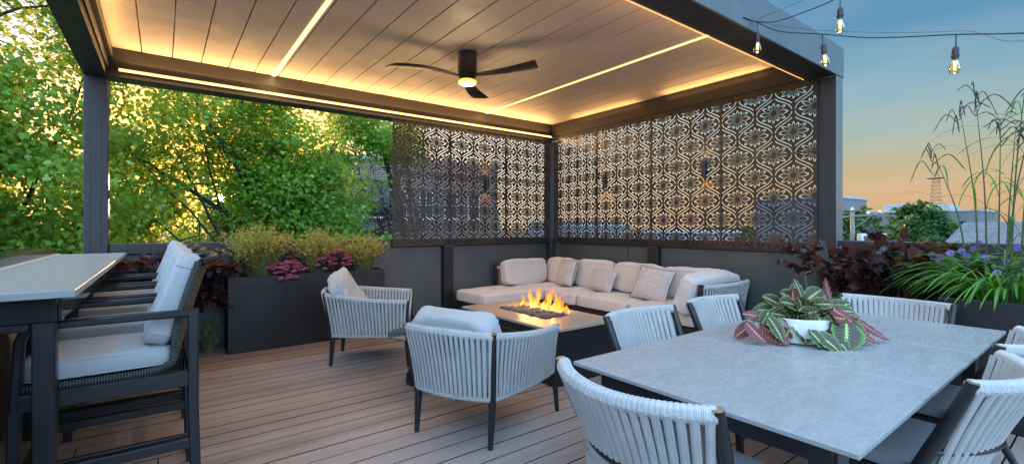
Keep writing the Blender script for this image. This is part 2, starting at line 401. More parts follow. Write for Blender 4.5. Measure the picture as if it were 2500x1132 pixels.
def m_leaf(name, stops, trans=.45, tcol=(.45, .55, .05), rough=.5, vein=False):
    t = NT(name); u = t.n('ShaderNodeUVMap'); u.uv_map = 'UVMap'; s = t.n('ShaderNodeSeparateXYZ'); t.l(u.outputs[0], s.inputs[0])
    col = t.ramp(s.outputs['X'], stops); col = t.mix(t.math('MULTIPLY', t.noise(t.co(), 40, 2), .4), col, stops[0][1])
    t.set(Base_Color=col, Roughness=rough, Specular_IOR_Level=.4)
    tr = t.n('ShaderNodeBsdfTranslucent'); t.l(t.mix(.55, col, tcol), tr.inputs[0]); ms = t.n('ShaderNodeMixShader'); ms.inputs[0].default_value = trans
    t.l(t.p.outputs[0], ms.inputs[1]); t.l(tr.outputs[0], ms.inputs[2]); t.l(ms.outputs[0], t.out.inputs[0]); return t.m
M['tree_leaf'] = m_leaf('maple_foliage', [(0, (.04, .15, .025)), (.40, (.13, .37, .035)), (.75, (.26, .52, .05)), (1, (.50, .66, .20))], .46, (.72, .62, .02))
M['tree_leaf2'] = m_leaf('pale_maple_foliage', [(0, (.06, .22, .03)), (.5, (.16, .43, .05)), (1, (.34, .58, .12))], .45, (.5, .62, .04))
M['far_leaf'] = m_leaf('distant_foliage', [(0, (.018, .06, .016)), (.5, (.04, .115, .025)), (1, (.07, .17, .04))], .25, (.2, .35, .05))
M['purple_leaf'] = m_leaf('purple_ninebark_foliage', [(0, (.022, .018, .024)), (.5, (.050, .036, .042)), (.8, (.085, .045, .032)), (.92, (.08, .10, .03)), (1, (.20, .10, .02))], .22, (.55, .12, .03), .32)
M['gold_leaf'] = m_leaf('golden_shrub_foliage', [(0, (.22, .26, .07)), (.5, (.50, .50, .13)), (.85, (.72, .58, .14)), (1, (.78, .45, .12))], .35, (.6, .45, .06))
M['grass_leaf'] = m_leaf('green_grass_blades', [(0, (.03, .13, .02)), (.5, (.08, .28, .04)), (1, (.20, .42, .08))], .35, (.3, .6, .05), .4)
M['straw'] = m_leaf('dry_grass_stems', [(0, (.045, .055, .028)), (1, (.10, .11, .05))], .1, (.4, .4, .1))
M['seed'] = m_leaf('grass_seed_heads', [(0, (.035, .045, .035)), (1, (.08, .09, .065))], .12, (.3, .3, .2))
M['pink'] = m_leaf('pink_sedum_florets', [(0, (.24, .04, .09)), (.5, (.52, .10, .21)), (1, (.66, .28, .36))], .2, (.6, .1, .2), .7)
M['sedum_leaf'] = m_leaf('dark_sedum_foliage', [(0, (.04, .045, .035)), (.6, (.09, .09, .06)), (1, (.12, .06, .05))], .15, (.2, .2, .1))
M['violet'] = m_leaf('violet_petals', [(0, (.22, .12, .55)), (1, (.40, .26, .80))], .3, (.5, .3, .9))
M['silver_leaf'] = m_leaf('silver_green_foliage', [(0, (.12, .16, .09)), (1, (.34, .38, .22))], .25, (.4, .5, .2))
M['bark'] = paint('dark_tree_bark', (.055, .042, .032), .9, 0, .35, 6, .5, 30)
M['soil'] = paint('dark_soil', (.03, .022, .016), .95, 0, .4, 30, .5, 60)
M['twig'] = paint('reddish_twigs', (.075, .035, .028), .7, 0, .2, 20, 0)
M['twig_green'] = paint('green_stems', (.13, .17, .06), .6, 0, .2, 20, 0)
def m_maranta():
    t = NT('patterned_prayer_plant_leaf'); uv = t.n('ShaderNodeUVMap'); uv.uv_map = 'UVMap'; s = t.n('ShaderNodeSeparateXYZ'); t.l(uv.outputs[0], s.inputs[0])
    au = t.math('ABSOLUTE', t.math('SUBTRACT', t.math('MULTIPLY', s.outputs['X'], 2), 1)); v = s.outputs['Y']
    ph = t.math('SUBTRACT', v, t.math('MULTIPLY', au, .22)); saw = t.math('FRACT', t.math('MULTIPLY', ph, 9))
    vein = t.math('LESS_THAN', t.math('ABSOLUTE', t.math('SUBTRACT', saw, .5)), .085)
    zig = t.math('ADD', .035, t.math('MULTIPLY', t.math('ABSOLUTE', t.math('SUBTRACT', saw, .5)), .20))
    rib = t.math('LESS_THAN', au, zig)
    dark = t.ramp(au, [(.12, (.030, .085, .025)), (.35, (.015, .035, .018)), (.70, (.022, .06, .020)), (.88, (.06, .20, .035)), (1, (.13, .36, .05))])
    top = t.mix(vein, dark, (.30, .06, .075)); top = t.mix(rib, top, (.36, .52, .16))
    und = t.mix(vein, (.15, .028, .030), (.25, .06, .05)); und = t.mix(rib, und, (.50, .30, .20))
    g = t.n('ShaderNodeNewGeometry')
    t.set(Base_Color=t.mix(g.outputs['Backfacing'], top, und), Roughness=.38); t.bump(t.math('SINE', t.math('MULTIPLY', ph, 56)), .25, .004); return t.m
M['maranta'] = m_maranta()
def m_pot():
    t = NT('whitewashed_bark_pot'); c = t.co((1, 1, .35)); n = t.noise(c, 22, 5, .7)
    t.set(Base_Color=t.ramp(n, [(.30, (.18, .17, .16)), (.40, (.60, .61, .60)), (.7, (.80, .80, .78))]), Roughness=.55); t.bump(n, .4, .004); return t.m
M['pot'] = m_pot()
def m_rock():
    t = NT('grey_lava_rock'); c = t.co(); oi = t.n('ShaderNodeObjectInfo')
    col = t.mix(oi.outputs['Random'], (.075, .075, .085), (.19, .185, .195)); v = t.noise(c, 90, 4, .7)
    t.set(Base_Color=t.mix(t.ramp(v, [(.4, 0.0), (.6, 1.0)]), (.035, .035, .04), col), Roughness=.85); t.bump(v, .7, .003); return t.m
M['rock'] = m_rock()
def m_flame():
    t = NT('gas_flame'); c = t.co((1, 1, 1), 'UV'); s = t.n('ShaderNodeSeparateXYZ'); t.l(c, s.inputs[0])
    n = t.noise(t.co((1, 1, .30)), 30, 4, .7); h = s.outputs['Y']
    lw = t.n('ShaderNodeLayerWeight'); lw.inputs[0].default_value = .45; edge = t.math('SUBTRACT', 1, lw.outputs['Facing'])
    col = t.ramp(t.math('SUBTRACT', t.math('ADD', edge, t.math('MULTIPLY', n, .6)), t.math('MULTIPLY', h, .9)), [(.2, (1.0, .13, .01)), (.65, (1.0, .30, .025)), (1.0, (1.0, .55, .10)), (1.3, (1, .8, .35))])
    e = t.n('ShaderNodeEmission'); t.l(col, e.inputs[0]); e.inputs[1].default_value = 1.7
    tp = t.n('ShaderNodeBsdfTransparent'); ms = t.n('ShaderNodeMixShader')
    t.l(t.ramp(t.math('MULTIPLY', t.math('ADD', edge, .1), n), [(.22, 0.0), (.50, .72)]), ms.inputs[0]); t.l(tp.outputs[0], ms.inputs[1]); t.l(e.outputs[0], ms.inputs[2]); t.l(ms.outputs[0], t.out.inputs[0]); return t.m
M['flame'] = m_flame()
def m_brick(name, c1, c2, mo, scale, rotz=0, kind='UV'):
    t = NT(name); u = t.co((1, 1, 1), kind); br = t.n('ShaderNodeTexBrick'); t.l(u, br.inputs[0]); br.inputs['Scale'].default_value = scale
    br.inputs['Brick Width'].default_value = 1; br.inputs['Row Height'].default_value = .36; br.inputs['Mortar Size'].default_value = .055
    br.inputs['Color1'].default_value = (*c1, 1); br.inputs['Color2'].default_value = (*c2, 1); br.inputs['Mortar'].default_value = (*mo, 1)
    t.set(Base_Color=br.outputs[0], Roughness=.85); t.bump(br.outputs['Fac'], -.3, .01); return t.m
M['brick_dark'] = m_brick('purple_brown_brick', (.10, .045, .045), (.17, .08, .07), (.36, .32, .30), 4.4)
M['brick_pink'] = m_brick('weathered_red_brick', (.30, .15, .11), (.38, .21, .16), (.40, .34, .30), 4.4)
M['cream'] = paint('cream_render', (.52, .46, .36), .8)
M['win'] = paint('window_glass', (.03, .036, .045), .08, 0, .3, 1, 0)
M['white'] = paint('white_paint', (.72, .72, .70), .5)
M['bldg_grey'] = paint('grey_block_building', (.17, .18, .19), .85, 0, .1, .2)
M['bldg_pale'] = paint('pale_roof_box', (.40, .41, .41), .8, 0, .1, .3)
M['galv'] = paint('galvanised_steel', (.45, .46, .47), .4, .5)
M['wood_pole'] = paint('weathered_pole_wood', (.30, .25, .21), .85, 0, .25, 6, .3, 40)
def m_shingle():
    t = NT('grey_roof_shingles'); u = t.co((1, 1, 1), 'UV'); br = t.n('ShaderNodeTexBrick'); t.l(u, br.inputs[0]); br.inputs['Scale'].default_value = 2.2
    br.inputs['Mortar Size'].default_value = .03; br.inputs['Color1'].default_value = (.13, .135, .145, 1); br.inputs['Color2'].default_value = (.22, .22, .235, 1); br.inputs['Mortar'].default_value = (.07, .07, .075, 1)
    t.set(Base_Color=t.mix(t.math('MULTIPLY', t.noise(u, 20, 3), .4), br.outputs[0], (.12, .12, .13)), Roughness=.9); return t.m
M['shingle'] = m_shingle()
M['tower'] = paint('rusty_tower_steel', (.34, .20, .15), .7)
M['ground'] = paint('dark_ground', (.055, .065, .045), .95, 0, .35, .05, .3, 2)

# ---------------------------------------------------------------- the setting
mb = MB(); mb.add([(-1500, -1500, -9), (1500, -1500, -9), (1500, 1500, -9), (-1500, 1500, -9)], [(0, 1, 2, 3)])
g = mb.build('ground', M['ground'], smooth=False); tag(g, kind='structure')
mb = MB(); y = .06; k = 0
while y > -9.5:
    dz = random.uniform(-.0012, .0012); xs = -7.2 if True else 0
    j = random.uniform(-6.2, -.5) if k % 3 == 0 else None
    segs = [(-7.3, .12)] if j is None or (-5 < j < -2) else [(-7.3, j-.0015), (j+.0015, .12)]
    for a, b in segs: box(mb, a, y-.1463, -.03, b, y, dz, .0022)
    y -= .1515; k += 1
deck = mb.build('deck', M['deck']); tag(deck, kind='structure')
mb = MB(); mb.add([(-7.3, -9.5, -.08), (.3, -9.5, -.08), (.3, .3, -.08), (-7.3, .3, -.08)], [(0, 1, 2, 3)]); mb.add([(-7.3, -9.5, -8.9), (.3, -9.5, -8.9), (.3, .3, -8.9), (-7.3, .3, -8.9)], [(3, 2, 1, 0)])
tag(mb.build('deck_substructure', M['black'], smooth=False), kind='structure')

# parapet walls, each a thing with panels, posts and cap
def parapet_A():
    t = thing('parapet_wall', 'dark grey panelled parapet wall along the tree side, below the left screen', 'wall', (-3, .1, 0))
    def P(n, mb, m): o = mb.build(n, m, t); o.location = (3, -.1, 0); return o
    for a, b in ((-5.94, -2.17), (-2.01, -.10)):
        P('wall_panel', box(MB(), a, .055, 0, b, .13, 1.085, .004), M['panel'])
    P('wall_post', box(MB(), -2.165, -.03, 0, -2.012, .125, 1.09, .006), M['post_wood'])
    P('cap', box(MB(), -5.936, .02, 1.088, -.09, .16, 1.2, .006), M['dark_metal'])
    m = MB(); box(m, -5.94, .045, 0, -2.168, .0545, .09, .002); box(m, -2.008, .045, 0, -.10, .0545, .09, .002); P('baseboard', m, M['dark_metal'])
parapet_A()
def parapet_B():
    t = thing('parapet_wall', 'dark grey panelled parapet wall behind the sofa, below the right screen', 'wall', (.1, -2, 0))
    def P(n, mb, m): o = mb.build(n, m, t); o.location = (-.1, 2, 0); return o
    for a, b in ((-.1, -1.622), (-1.636, -2.035), (-2.205, -4.15)):
        P('wall_panel', box(MB(), .055, b, 0, .13, a, 1.085, .004), M['panel'])
    P('wall_post', box(MB(), -.03, -2.204, 0, .125, -2.036, 1.09, .006), M['post_wood'])
    P('cap', box(MB(), .02, -4.158, 1.088, .16, -.09, 1.2, .006), M['dark_metal'])
    P('joint_strip', box(MB(), .10, -1.6355, .02, .128, -1.6225, 1.08, .001), M['white'])
parapet_B()
def parapet_C():
    t = thing('parapet_wall', 'dark grey parapet wall with flat cap behind the purple bush and grasses', 'wall', (.1, -6.5, 0))
    def P(n, mb, m): o = mb.build(n, m, t); o.location = (-.1, 6.5, 0); return o
    P('wall_panel', box(MB(), .075, -9.5, 0, .15, -4.335, 1.105, .004), M['panel']); P('cap', box(MB(), .03, -9.5, 1.135, .2, -4.335, 1.232, .006), M['dark_metal'])
    P('lip', box(MB(), .055, -9.5, 1.106, .16, -4.336, 1.134, .003), M['fascia'])
parapet_C()
def parapet_D():
    t = thing('parapet_wall', 'low wall with glossy flat cap behind the bar counter', 'wall', (-6.4, -3, 0))
    def P(n, mb, m): o = mb.build(n, m, t); o.location = (6.4, 3, 0); return o
    P('wall_panel', box(MB(), -6.50, -9.5, 0, -6.34, .05, 1.115, .004), M['panel']); P('cap', box(MB(), -6.56, -9.5, 1.116, -6.315, -.0, 1.172, .005), M['cap_gloss'])
M['cap_gloss'] = paint('glossy_dark_cap', (.035, .035, .035), .14, .3, .2, 2, .02)
parapet_D()

# ---------------------------------------------------------------- pergola
PG = thing('pergola', 'dark aluminium louvered pergola with lit white blade ceiling over the deck', 'pergola', (-3, -2, 0))
def PP(n, mb, m, parent=None):
    o = mb.build(n, m, parent or PG)
    o.location = (3, 2, 0) if parent is None else (0, 0, 0); return o
def post(x0, y0, x1, y1, z1):
    m = MB(); box(m, x0, y0, 0, x1, y1, z1, .006)
    o = PP('post', m, M['dark_metal'])
    g = MB()
    for fx in (.28, .72):
        xx = x0+(x1-x0)*fx; yy = y0+(y1-y0)*fx
        for q in (y0-.0015, y1-.001): box(g, xx-.0025, q, 0.02, xx+.0025, q+.0025, z1-.01, .0008)
        for q in (x0-.0015, x1-.001): box(g, q, yy-.0025, .02, q+.0025, yy+.0025, z1-.01, .0008)
    PP('groove', g, M['black'], o); return o
post(-6.125, 0.0, -5.940, .18, 2.87); post(-.055, -.02, .14, .16, 2.87); post(0.0, -4.33, .17, -4.16, 2.925)
post(-6.125, -4.33, -5.95, -4.16, 2.87)
# beams: profile along each side
m = MB(); box(m, -5.95, 0.0, 2.868, 0.0, .18, 3.25, .005); box(m, -5.95, -.012, 3.04, 0, -.0005, 3.165, .003); box(m, -5.95, -.022, 2.972, 0, -.0005, 2.984, .002); box(m, -5.95, -.026, 2.872, 0, -.0005, 2.936, .003)
PP('beam', m, M['beam_bronze'] if 'beam_bronze' in M else M['dark_metal'])
m = MB(); box(m, 0.0, -4.15, 2.93, .17, 0, 3.25, .005); box(m, -.012, -4.06, 2.95, -.0005, 0, 3.14, .003); PP('beam', m, M['dark_metal'])
m = MB(); box(m, -6.13, -4.33, 2.868, -5.953, .185, 3.25, .005); box(m, -5.9525, -4.05, 2.94, -5.935, -.03, 3.02, .003); box(m, -5.9525, -4.05, 3.06, -5.90, -.03, 3.13, .003); PP('beam', m, M['dark_metal'])
m = MB(); box(m, -5.95, -4.325, 2.925, 0, -4.075, 3.20, .005); PP('beam', m, M['dark_metal'])
m = MB(); box(m, -6.13, -4.345, 2.923, .175, -4.327, 3.235, .004); PP('fascia', m, M['fascia'])
m = MB(); box(m, .172, -4.344, 2.92, .188, .18, 3.235, .004); PP('fascia', m, M['fascia'])
m = MB(); box(m, -.002, -4.338, 0.0, .1705, -4.3315, 2.921, .001); PP('post_cover', m, M['fascia'])
# louvre blades along y
x = -5.93; i = 0
while x < -.01:
    xe = min(x+.2475, -.004)
    mat = M['louver']
    m = MB(); box(m, x, -4.07, 3.172, xe, -.002, 3.205, .004)
    PP('louver_blade', m, mat); x += .2563; i += 1
m = MB(); box(m, -5.95, -4.07, 3.245, 0, 0, 3.27, .004); PP('roof_tray', m, M['black'])
m = MB(); box(m, -4.468, -3.9, 3.162, -4.43, -.006, 3.1715, .002); PP('led_and_glint_strip', m, M['led_hot'])
m = MB(); box(m, -1.425, -3.98, 3.162, -1.395, -.02, 3.1715, .002); PP('led_and_glint_strip', m, M['led_and_glint2'] if 'led_and_glint2' in M else M['led'])
m = MB(); box(m, -5.86, -.024, 2.940, -.03, -.001, 2.958, .002); PP('led_and_glint_strip', m, M['led_hot'])
m = MB(); box(m, -5.86, -.018, 2.963, -.03, -.001, 2.968, .001); PP('led_and_glint_strip', m, M['led_and_glint'])  # glowing line put in for the reflection of the LED bar below
m = MB(); box(m, -5.5, -4.073, 2.918, -.10, -4.066, 2.9245, .001); PP('led_and_glint_strip', m, M['led_and_glint'])
# ceiling lamps' light: the cove washes the blades
def area(loc, sx, sy, e, col=(1, .50, .15), rot=(0, 0, 0)):
    l = bpy.data.lights.new('cove_light', 'AREA'); l.shape = 'RECTANGLE'; l.size = sx; l.size_y = sy; l.energy = e; l.color = col
    o = bpy.data.objects.new('cove_light', l); COL.objects.link(o); o.location = loc; o.rotation_euler = rot; return o
area((-2.95, -.05, 3.0), 5.7, .02, 15, rot=(R(180+22), 0, 0))
area((-3.0, -.09, 2.90), 5.6, .05, 13, (1, .56, .22), rot=(R(228), 0, 0))
area((-.05, -1.25, 3.06), .02, 1.3, 1.9, rot=(R(180), R(-30), 0)); area((-.05, -3.0, 3.06), .02, 1.3, 2.3, rot=(R(180), R(-30), 0))
area((-5.88, -2.0, 3.03), .02, 3.8, 4, rot=(R(180), R(20), 0))
area((-2.8, -4.0, 2.96), 4.8, .02, 6, rot=(R(180-30), 0, 0))
area((-3.0, -.07, 2.93), 5.7, .03, 11, (1, .60, .26), rot=(R(-25), 0, 0))
area((-4.45, -2.0, 3.155), .04, 3.8, 8, (1, .64, .32)); area((-1.41, -2.0, 3.155), .04, 3.8, 6, (1, .58, .24))
# fascia camera bracket
m = MB(); lathe(m, [(0, 0), (.022, 0), (.028, .02), (.026, .05), (0, .055)], (.215, -4.30, 3.09), 12); box(m, .189, -4.31, 3.10, .205, -4.29, 3.13, .002); PP('bracket', m, M['black'])

# ---------------------------------------------------------------- laser cut screens
def tile_mesh(W, Hh):
    """one ogee cell, +-W/2 by +-Hh, flower in the middle, with its slots cut out"""
    def ogee(t): return (W/2*(1+math.cos(PI*t))/2, Hh*(t+.28*math.sin(2*PI*t)/(2*PI)))
    N = 10; q = [ogee(i/N) for i in range(N+1)]
    out = [(x, y) for x, y in q[:-1]] + [(-x, y) for x, y in q[::-1][:-1]] + [(-x, -y) for x, y in q[:-1]] + [(x, -y) for x, y in q[::-1][:-1]]
    holes = []
    def ribbon(path, w):
        L = []; Rr = []
        for i, p in enumerate(path):
            a = path[max(0, i-1)]; b = path[min(len(path)-1, i+1)]; dx, dy = b[0]-a[0], b[1]-a[1]; d = math.hypot(dx, dy) or 1
            L.append((p[0]-dy/d*w/2, p[1]+dx/d*w/2)); Rr.append((p[0]+dy/d*w/2, p[1]-dx/d*w/2))
        return L+Rr[::-1]
    off = .0162
    pth = []
    for i in range(13):
        t = .05+(.90-.05)*i/12; x, y = ogee(t); x2, y2 = ogee(t+.01); dx, dy = x2-x, y2-y; d = math.hypot(dx, dy); pth.append((x-dy/d*off, y+dx/d*off) if False else (x+(-dy/d)*off, y+(dx/d)*off))
    # make sure the offset goes inward
    if math.hypot(*pth[6]) > math.hypot(*ogee(.4875)): pth = [(2*ogee(.05+.85*i/12)[0]-p[0], 2*ogee(.05+.85*i/12)[1]-p[1]) for i, p in enumerate(pth)]
    pth = [p for p in pth if p[0] > .0085 and p[1] > .0065]
    r = ribbon(pth, .0103)
    for sx in (1, -1):
        for sy in (1, -1): holes.append([(sx*x, sy*y) for x, y in r])
    rx, ry = W/2*.76, Hh*.53
    for k in range(12):
        a = PI/6*k; ca, sa = math.cos(a), math.sin(a); rt = 1/math.sqrt((ca/rx)**2+(sa/ry)**2)*(1.0 if k % 6 in (0, 1, 5) else .83 if k % 3 else .93)
        r0 = .034; hw = (.0265 if k % 6 == 0 else .0200 if k % 3 else .0150); hs = .0021
        O = []; I = []
        for i in range(9):
            s = i/8; rr = r0+(rt-r0)*s; h_ = min(hw*math.sin(PI*min(1, (.16+.84*s)**.95))**.75 if s < 1 else 0, .266*rr-.0056)
            O.append((rr, max(.0030, h_+hs*(.6+.4*s)) if i < 8 else .0)); ri = r0+(rt-.020-r0)*s; hi = min(hw*math.sin(PI*min(1, (.16+.84*s)**.95))**.75 if s < 1 else 0, .266*ri-.0056)
            I.append((ri, max(.0010, hi-hs*(.6+.4*s)) if i < 8 else .0))
        inner = O+[(x, -y) for x, y in O[::-1][1:]]+[(x, -y) for x, y in I[:-1]]+[I[-1]]+[(x, y) for x, y in I[::-1][1:]]
        holes.append([(x*ca-y*sa, x*sa+y*ca) for x, y in inner])
    cu = bpy.data.curves.new('t', 'CURVE'); cu.dimensions = '2D'; cu.fill_mode = 'BOTH'; cu.extrude = .0015
    for pts in [out]+holes:
        s = cu.splines.new('POLY'); s.points.add(len(pts)-1); s.use_cyclic_u = True
        for p, (x, y) in zip(s.points, pts): p.co = (x, y, 0, 1)
    o = bpy.data.objects.new('t', cu); COL.objects.link(o); bpy.context.view_layer.update()
    dg = bpy.context.evaluated_depsgraph_get(); me = bpy.data.meshes.new_from_object(o.evaluated_get(dg)); bpy.data.objects.remove(o); return me
TILE = {}
def screen(name, label, W, Hh, cx, cz, cols, rows, org, axis):
    """axis 'x': panel plane y=const, horizontal = x; axis 'y': plane x=const, horizontal = y"""
    t = thing(name, label, 'privacy screen', org)
    key = (W, Hh)
    if key not in TILE: TILE[key] = tile_mesh(W, Hh)
    for (u0, u1) in cols:
        for (z0, z1) in rows:
            bm = bmesh.new(); e = .012
            i0 = int((u0-cx)/(W/2))-3; i1 = int((u1-cx)/(W/2))+3; j0 = int((z0-cz)/Hh)-3; j1 = int((z1-cz)/Hh)+3
            for i in range(i0, i1+1):
                for j in range(j0, j1+1):
                    if (i+j) % 2: continue
                    U_, Z_ = cx+i*W/2, cz+j*Hh
                    if U_+W/2 < u0 or U_-W/2 > u1 or Z_+Hh < z0 or Z_-Hh > z1: continue
                    n0 = len(bm.verts); bm.from_mesh(TILE[key]); bm.verts.ensure_lookup_table()
                    bmesh.ops.translate(bm, verts=bm.verts[n0:], vec=(U_, Z_, 0))
            for co, no in (((u0+e, 0, 0), (-1, 0, 0)), ((u1-e, 0, 0), (1, 0, 0)), ((0, z0+e, 0), (0, -1, 0)), ((0, z1-e, 0), (0, 1, 0))):
                bmesh.ops.bisect_plane(bm, geom=bm.verts[:]+bm.edges[:]+bm.faces[:], plane_co=co, plane_no=no, clear_outer=True)
            me = bpy.data.meshes.new('screen_panel'); bm.to_mesh(me); bm.free()
            V = np.array([v.co[:] for v in me.vertices]); Fc = [tuple(p.vertices) for p in me.polygons]; bpy.data.meshes.remove(me)
            m = MB(); m.add(V, Fc)
            for a in ((u0+.001, z0+.001, u1-.001, z0+e), (u0+.001, z1-e, u1-.001, z1-.001), (u0+.001, z0+e, u0+e, z1-e), (u1-e, z0+e, u1-.001, z1-e)):
                box(m, a[0], a[1], -.0075, a[2], a[3], .002, .001)
            # u->axis, second->z, third->normal
            A = np.array([[1, 0, 0, 0], [0, 0, 1, 0], [0, 1, 0, 0], [0, 0, 0, 1]]) if axis == 'x' else np.array([[0, 0, 1, 0], [1, 0, 0, 0], [0, 1, 0, 0], [0, 0, 0, 1]])
            m.xf(A); o = m.build('screen_panel', M['screen'], t, smooth=False)
            o.location = (0-org[0], 0, -org[2]) if axis == 'x' else (0, -org[1], -org[2])
    return t
screen('privacy_screen', 'bronze metal screen cut with flowers, on the tree side left of the corner post', .427, .247, -2.713, 2.116, [(-2.967, -2.05), (-2.05, -1.03), (-1.03, -.065)], [(1.10, 2.125), (2.125, 2.872)], (-1.5, -.012, 1.1), 'x')
screen('privacy_screen', 'bronze metal screen cut with flowers, long run behind the sofa', .412, .2365, -3.732, 2.172, [(-4.172, -3.118), (-3.118, -2.10), (-2.10, -1.08), (-1.08, -.065)], [(1.12, 2.172), (2.172, 2.932)], (-.014, -2, 1.1), 'y')
# wall lights on the screens
def sconce(loc, n, label):
    t = thing('wall_light', label, 'wall light', loc, 0, 'up and down wall lights on the screens')
    m = MB(); lathe(m, [(.020, -.1), (.0255, -.1), (.0255, .1), (.020, .1), (.020, .085), (0, .085)], (n[0]*.055, n[1]*.055, 0), 16); lathe(m, [(0, -.085), (.020, -.085), (.020, -.1)], (n[0]*.055, n[1]*.055, 0), 16)
    m.build('lamp_body', M['black'], t)
    m = MB(); box(m, min(0, n[0]*.03)-(.02 if n[1] else 0), min(0, n[1]*.03)-(.02 if n[0] else 0), -.05, max(0, n[0]*.03)+(.02 if n[1] else 0), max(0, n[1]*.03)+(.02 if n[0] else 0), .05, .003)
    m.build('mount', M['black'], t)
    m = MB(); lathe(m, [(0, -.088), (.018, -.088)], (n[0]*.055, n[1]*.055, 0), 12); lathe(m, [(0, .088), (.018, .088)], (n[0]*.055, n[1]*.055, 0), 12); m.build('lens', M['led'], t)
    for s in (1, -1):
        l = bpy.data.lights.new('wall_light_beam', 'SPOT'); l.energy = 4.5; l.color = (1, .5, .16); l.spot_size = R(110); l.shadow_soft_size = .012; l.spot_blend = .6
        o = bpy.data.objects.new('wall_light_beam', l); COL.objects.link(o); o.parent = t; o.location = (n[0]*.055, n[1]*.055, s*.105); o.rotation_euler = (R(180) if s > 0 else 0, 0, 0)
sconce((-1.43, -.018, 2.05), (0, -1), 'small black cylinder light on the left screen')
sconce((-.02, -1.28, 2.07), (-1, 0), 'small black cylinder light on the right screen, nearer the corner')
sconce((-.02, -2.92, 2.10), (-1, 0), 'small black cylinder light on the right screen, above the sofa end')

# ---------------------------------------------------------------- ceiling fan
F_ = thing('ceiling_fan', 'black three blade ceiling fan with glowing yellow light', 'ceiling fan', (-2.98, -2.01, 0))
m = MB(); lathe(m, [(0, 3.172), (.095, 3.172), (.102, 3.165), (.102, 3.14), (.099, 3.135), (.1, 2.955), (.092, 2.945), (0, 2.945)], n=40); m.build('motor_housing', M['black'], F_)
m = MB(); lathe(m, [(0, 2.943), (.085, 2.943), (.085, 2.895), (.09, 2.887), (0, 2.887)], n=40); m.build('hub', M['black'], F_)
m = MB(); lathe(m, [(.085, 2.886), (.094, 2.878), (.094, 2.86), (.085, 2.850), (.06, 2.846)], n=40); m.build('light_ring', M['fan_ring'], F_)
m = MB(); lathe(m, [(.06, 2.847), (0, 2.843)], n=40); m.build('light_lens', M['fan_lens'], F_)
for ang in (170, 48, -64):
    m = MB(); V = []; Fc = []; nn = 14
    for i in range(nn+1):
        s = i/nn; r_ = .05+.77*s; wd = .055+.10*s**1.2 if s < .12 else .05+.135*min(1, s*1.1)**.8; tw = -R(4); z = 2.925+.012*math.sin(s*PI)
        swp = .06*math.sin(s*PI)-.02
        for k, (c, th) in enumerate(((-.5, .0), (-.46, .006), (0, .009), (.46, .006), (.5, 0), (.46, -.004), (0, -.005), (-.46, -.004))):
            cc = c*wd; V.append((r_+(-.05*(c+.5)*s**6), swp+cc*math.cos(tw), z+cc*math.sin(tw)+th))
    for i in range(nn):
        for k in range(8): Fc.append((i*8+k, i*8+(k+1) % 8, (i+1)*8+(k+1) % 8, (i+1)*8+k))
    Fc.append(tuple(range(8))[::-1]); Fc.append(tuple(nn*8+k for k in range(8)))
    m.add(V, Fc); o = m.build('blade', M['black'], F_); o.rotation_euler = (0, 0, R(ang))
l = bpy.data.lights.new('fan_light', 'POINT'); l.energy = 8; l.color = (1, .7, .35); l.shadow_soft_size = .06; o = bpy.data.objects.new('fan_light', l); COL.objects.link(o); o.parent = F_; o.location = (0, 0, 2.78)

# ---------------------------------------------------------------- string lights
def cable(name, pts, r, label):
    m = MB(); sweep(m, bez(pts, 90), circ(r, 6)); o = m.build(name, M['black']); return tag(o, label, 'cable')
cable('light_cable', [(-1.93, -4.347, 2.985), (-1.75, -4.37, 2.985), (-1.71, -4.52, 2.875), (-1.665, -4.79, 2.775), (-1.61, -5.09, 2.665), (-1.615, -5.5, 2.55), (-1.66, -5.85, 2.44), (-1.75, -6.2, 2.40), (-1.95, -7.6, 2.52), (-2.2, -9.3, 3.0)], .0042, 'thick black cable carrying bulbs to the right from the pergola fascia')
cable('light_cable', [(-1.77, -4.36, 2.99), (-1.80, -4.52, 2.925), (-1.85, -4.72, 2.90), (-1.90, -4.98, 2.905), (-2.05, -5.3, 2.95), (-2.3, -5.8, 3.1), (-3.0, -7.4, 3.15), (-3.8, -9.3, 3.5)], .0042, 'thick black cable rising out of the top of the frame with one bulb')
cable('guide_wire', [(-1.76, -4.352, 2.995), (-1.67, -4.79, 2.80), (-1.62, -5.5, 2.57), (-1.65, -6.2, 2.44), (-2.2, -9.3, 3.05)], .0013, 'thin steel wire above the bulb cable running right')
cable('guide_wire', [(-1.76, -4.352, 3.0), (-1.95, -5.0, 2.99), (-2.2, -5.8, 3.2), (-3.8, -9.3, 3.55)], .0013, 'thin steel wire beside the rising bulb cable')
def bulb(loc, label, tilt=0):
    t = thing('string_light', label, 'light bulb', loc, 0, 'filament bulbs hanging from the cables'); t.rotation_euler = (tilt, 0, 0)
    m = MB(); sweep(m, [(0, 0, 0), (0, 0, -.075)], circ(.0035, 6)); m.build('drop_cord', M['black'], t)
    m = MB(); lathe(m, [(0, -.07), (.008, -.072), (.016, -.085), (.018, -.10), (.018, -.128), (.021, -.130), (.021, -.136), (.017, -.138), (.017, -.15), (0, -.15)], n=20); m.build('socket', M['black'], t)
    m = MB(); lathe(m, [(.012, -.148), (.014, -.155), (.024, -.18), (.030, -.205), (.029, -.222), (.020, -.238), (0, -.245)], n=24); m.build('glass', M['bulb_glass'], t)
    m = MB()
    for dx in (-.007, .007): sweep(m, [(dx, 0, -.165), (dx*1.3, 0, -.215)], circ(.0055, 6))
    m.build('filament', M['filament'], t)
    l = bpy.data.lights.new('bulb_light', 'POINT'); l.energy = .8; l.color = (1, .7, .35); l.shadow_soft_size = .03; o = bpy.data.objects.new('bulb_light', l); COL.objects.link(o); o.parent = t; o.location = (0, 0, -.30)
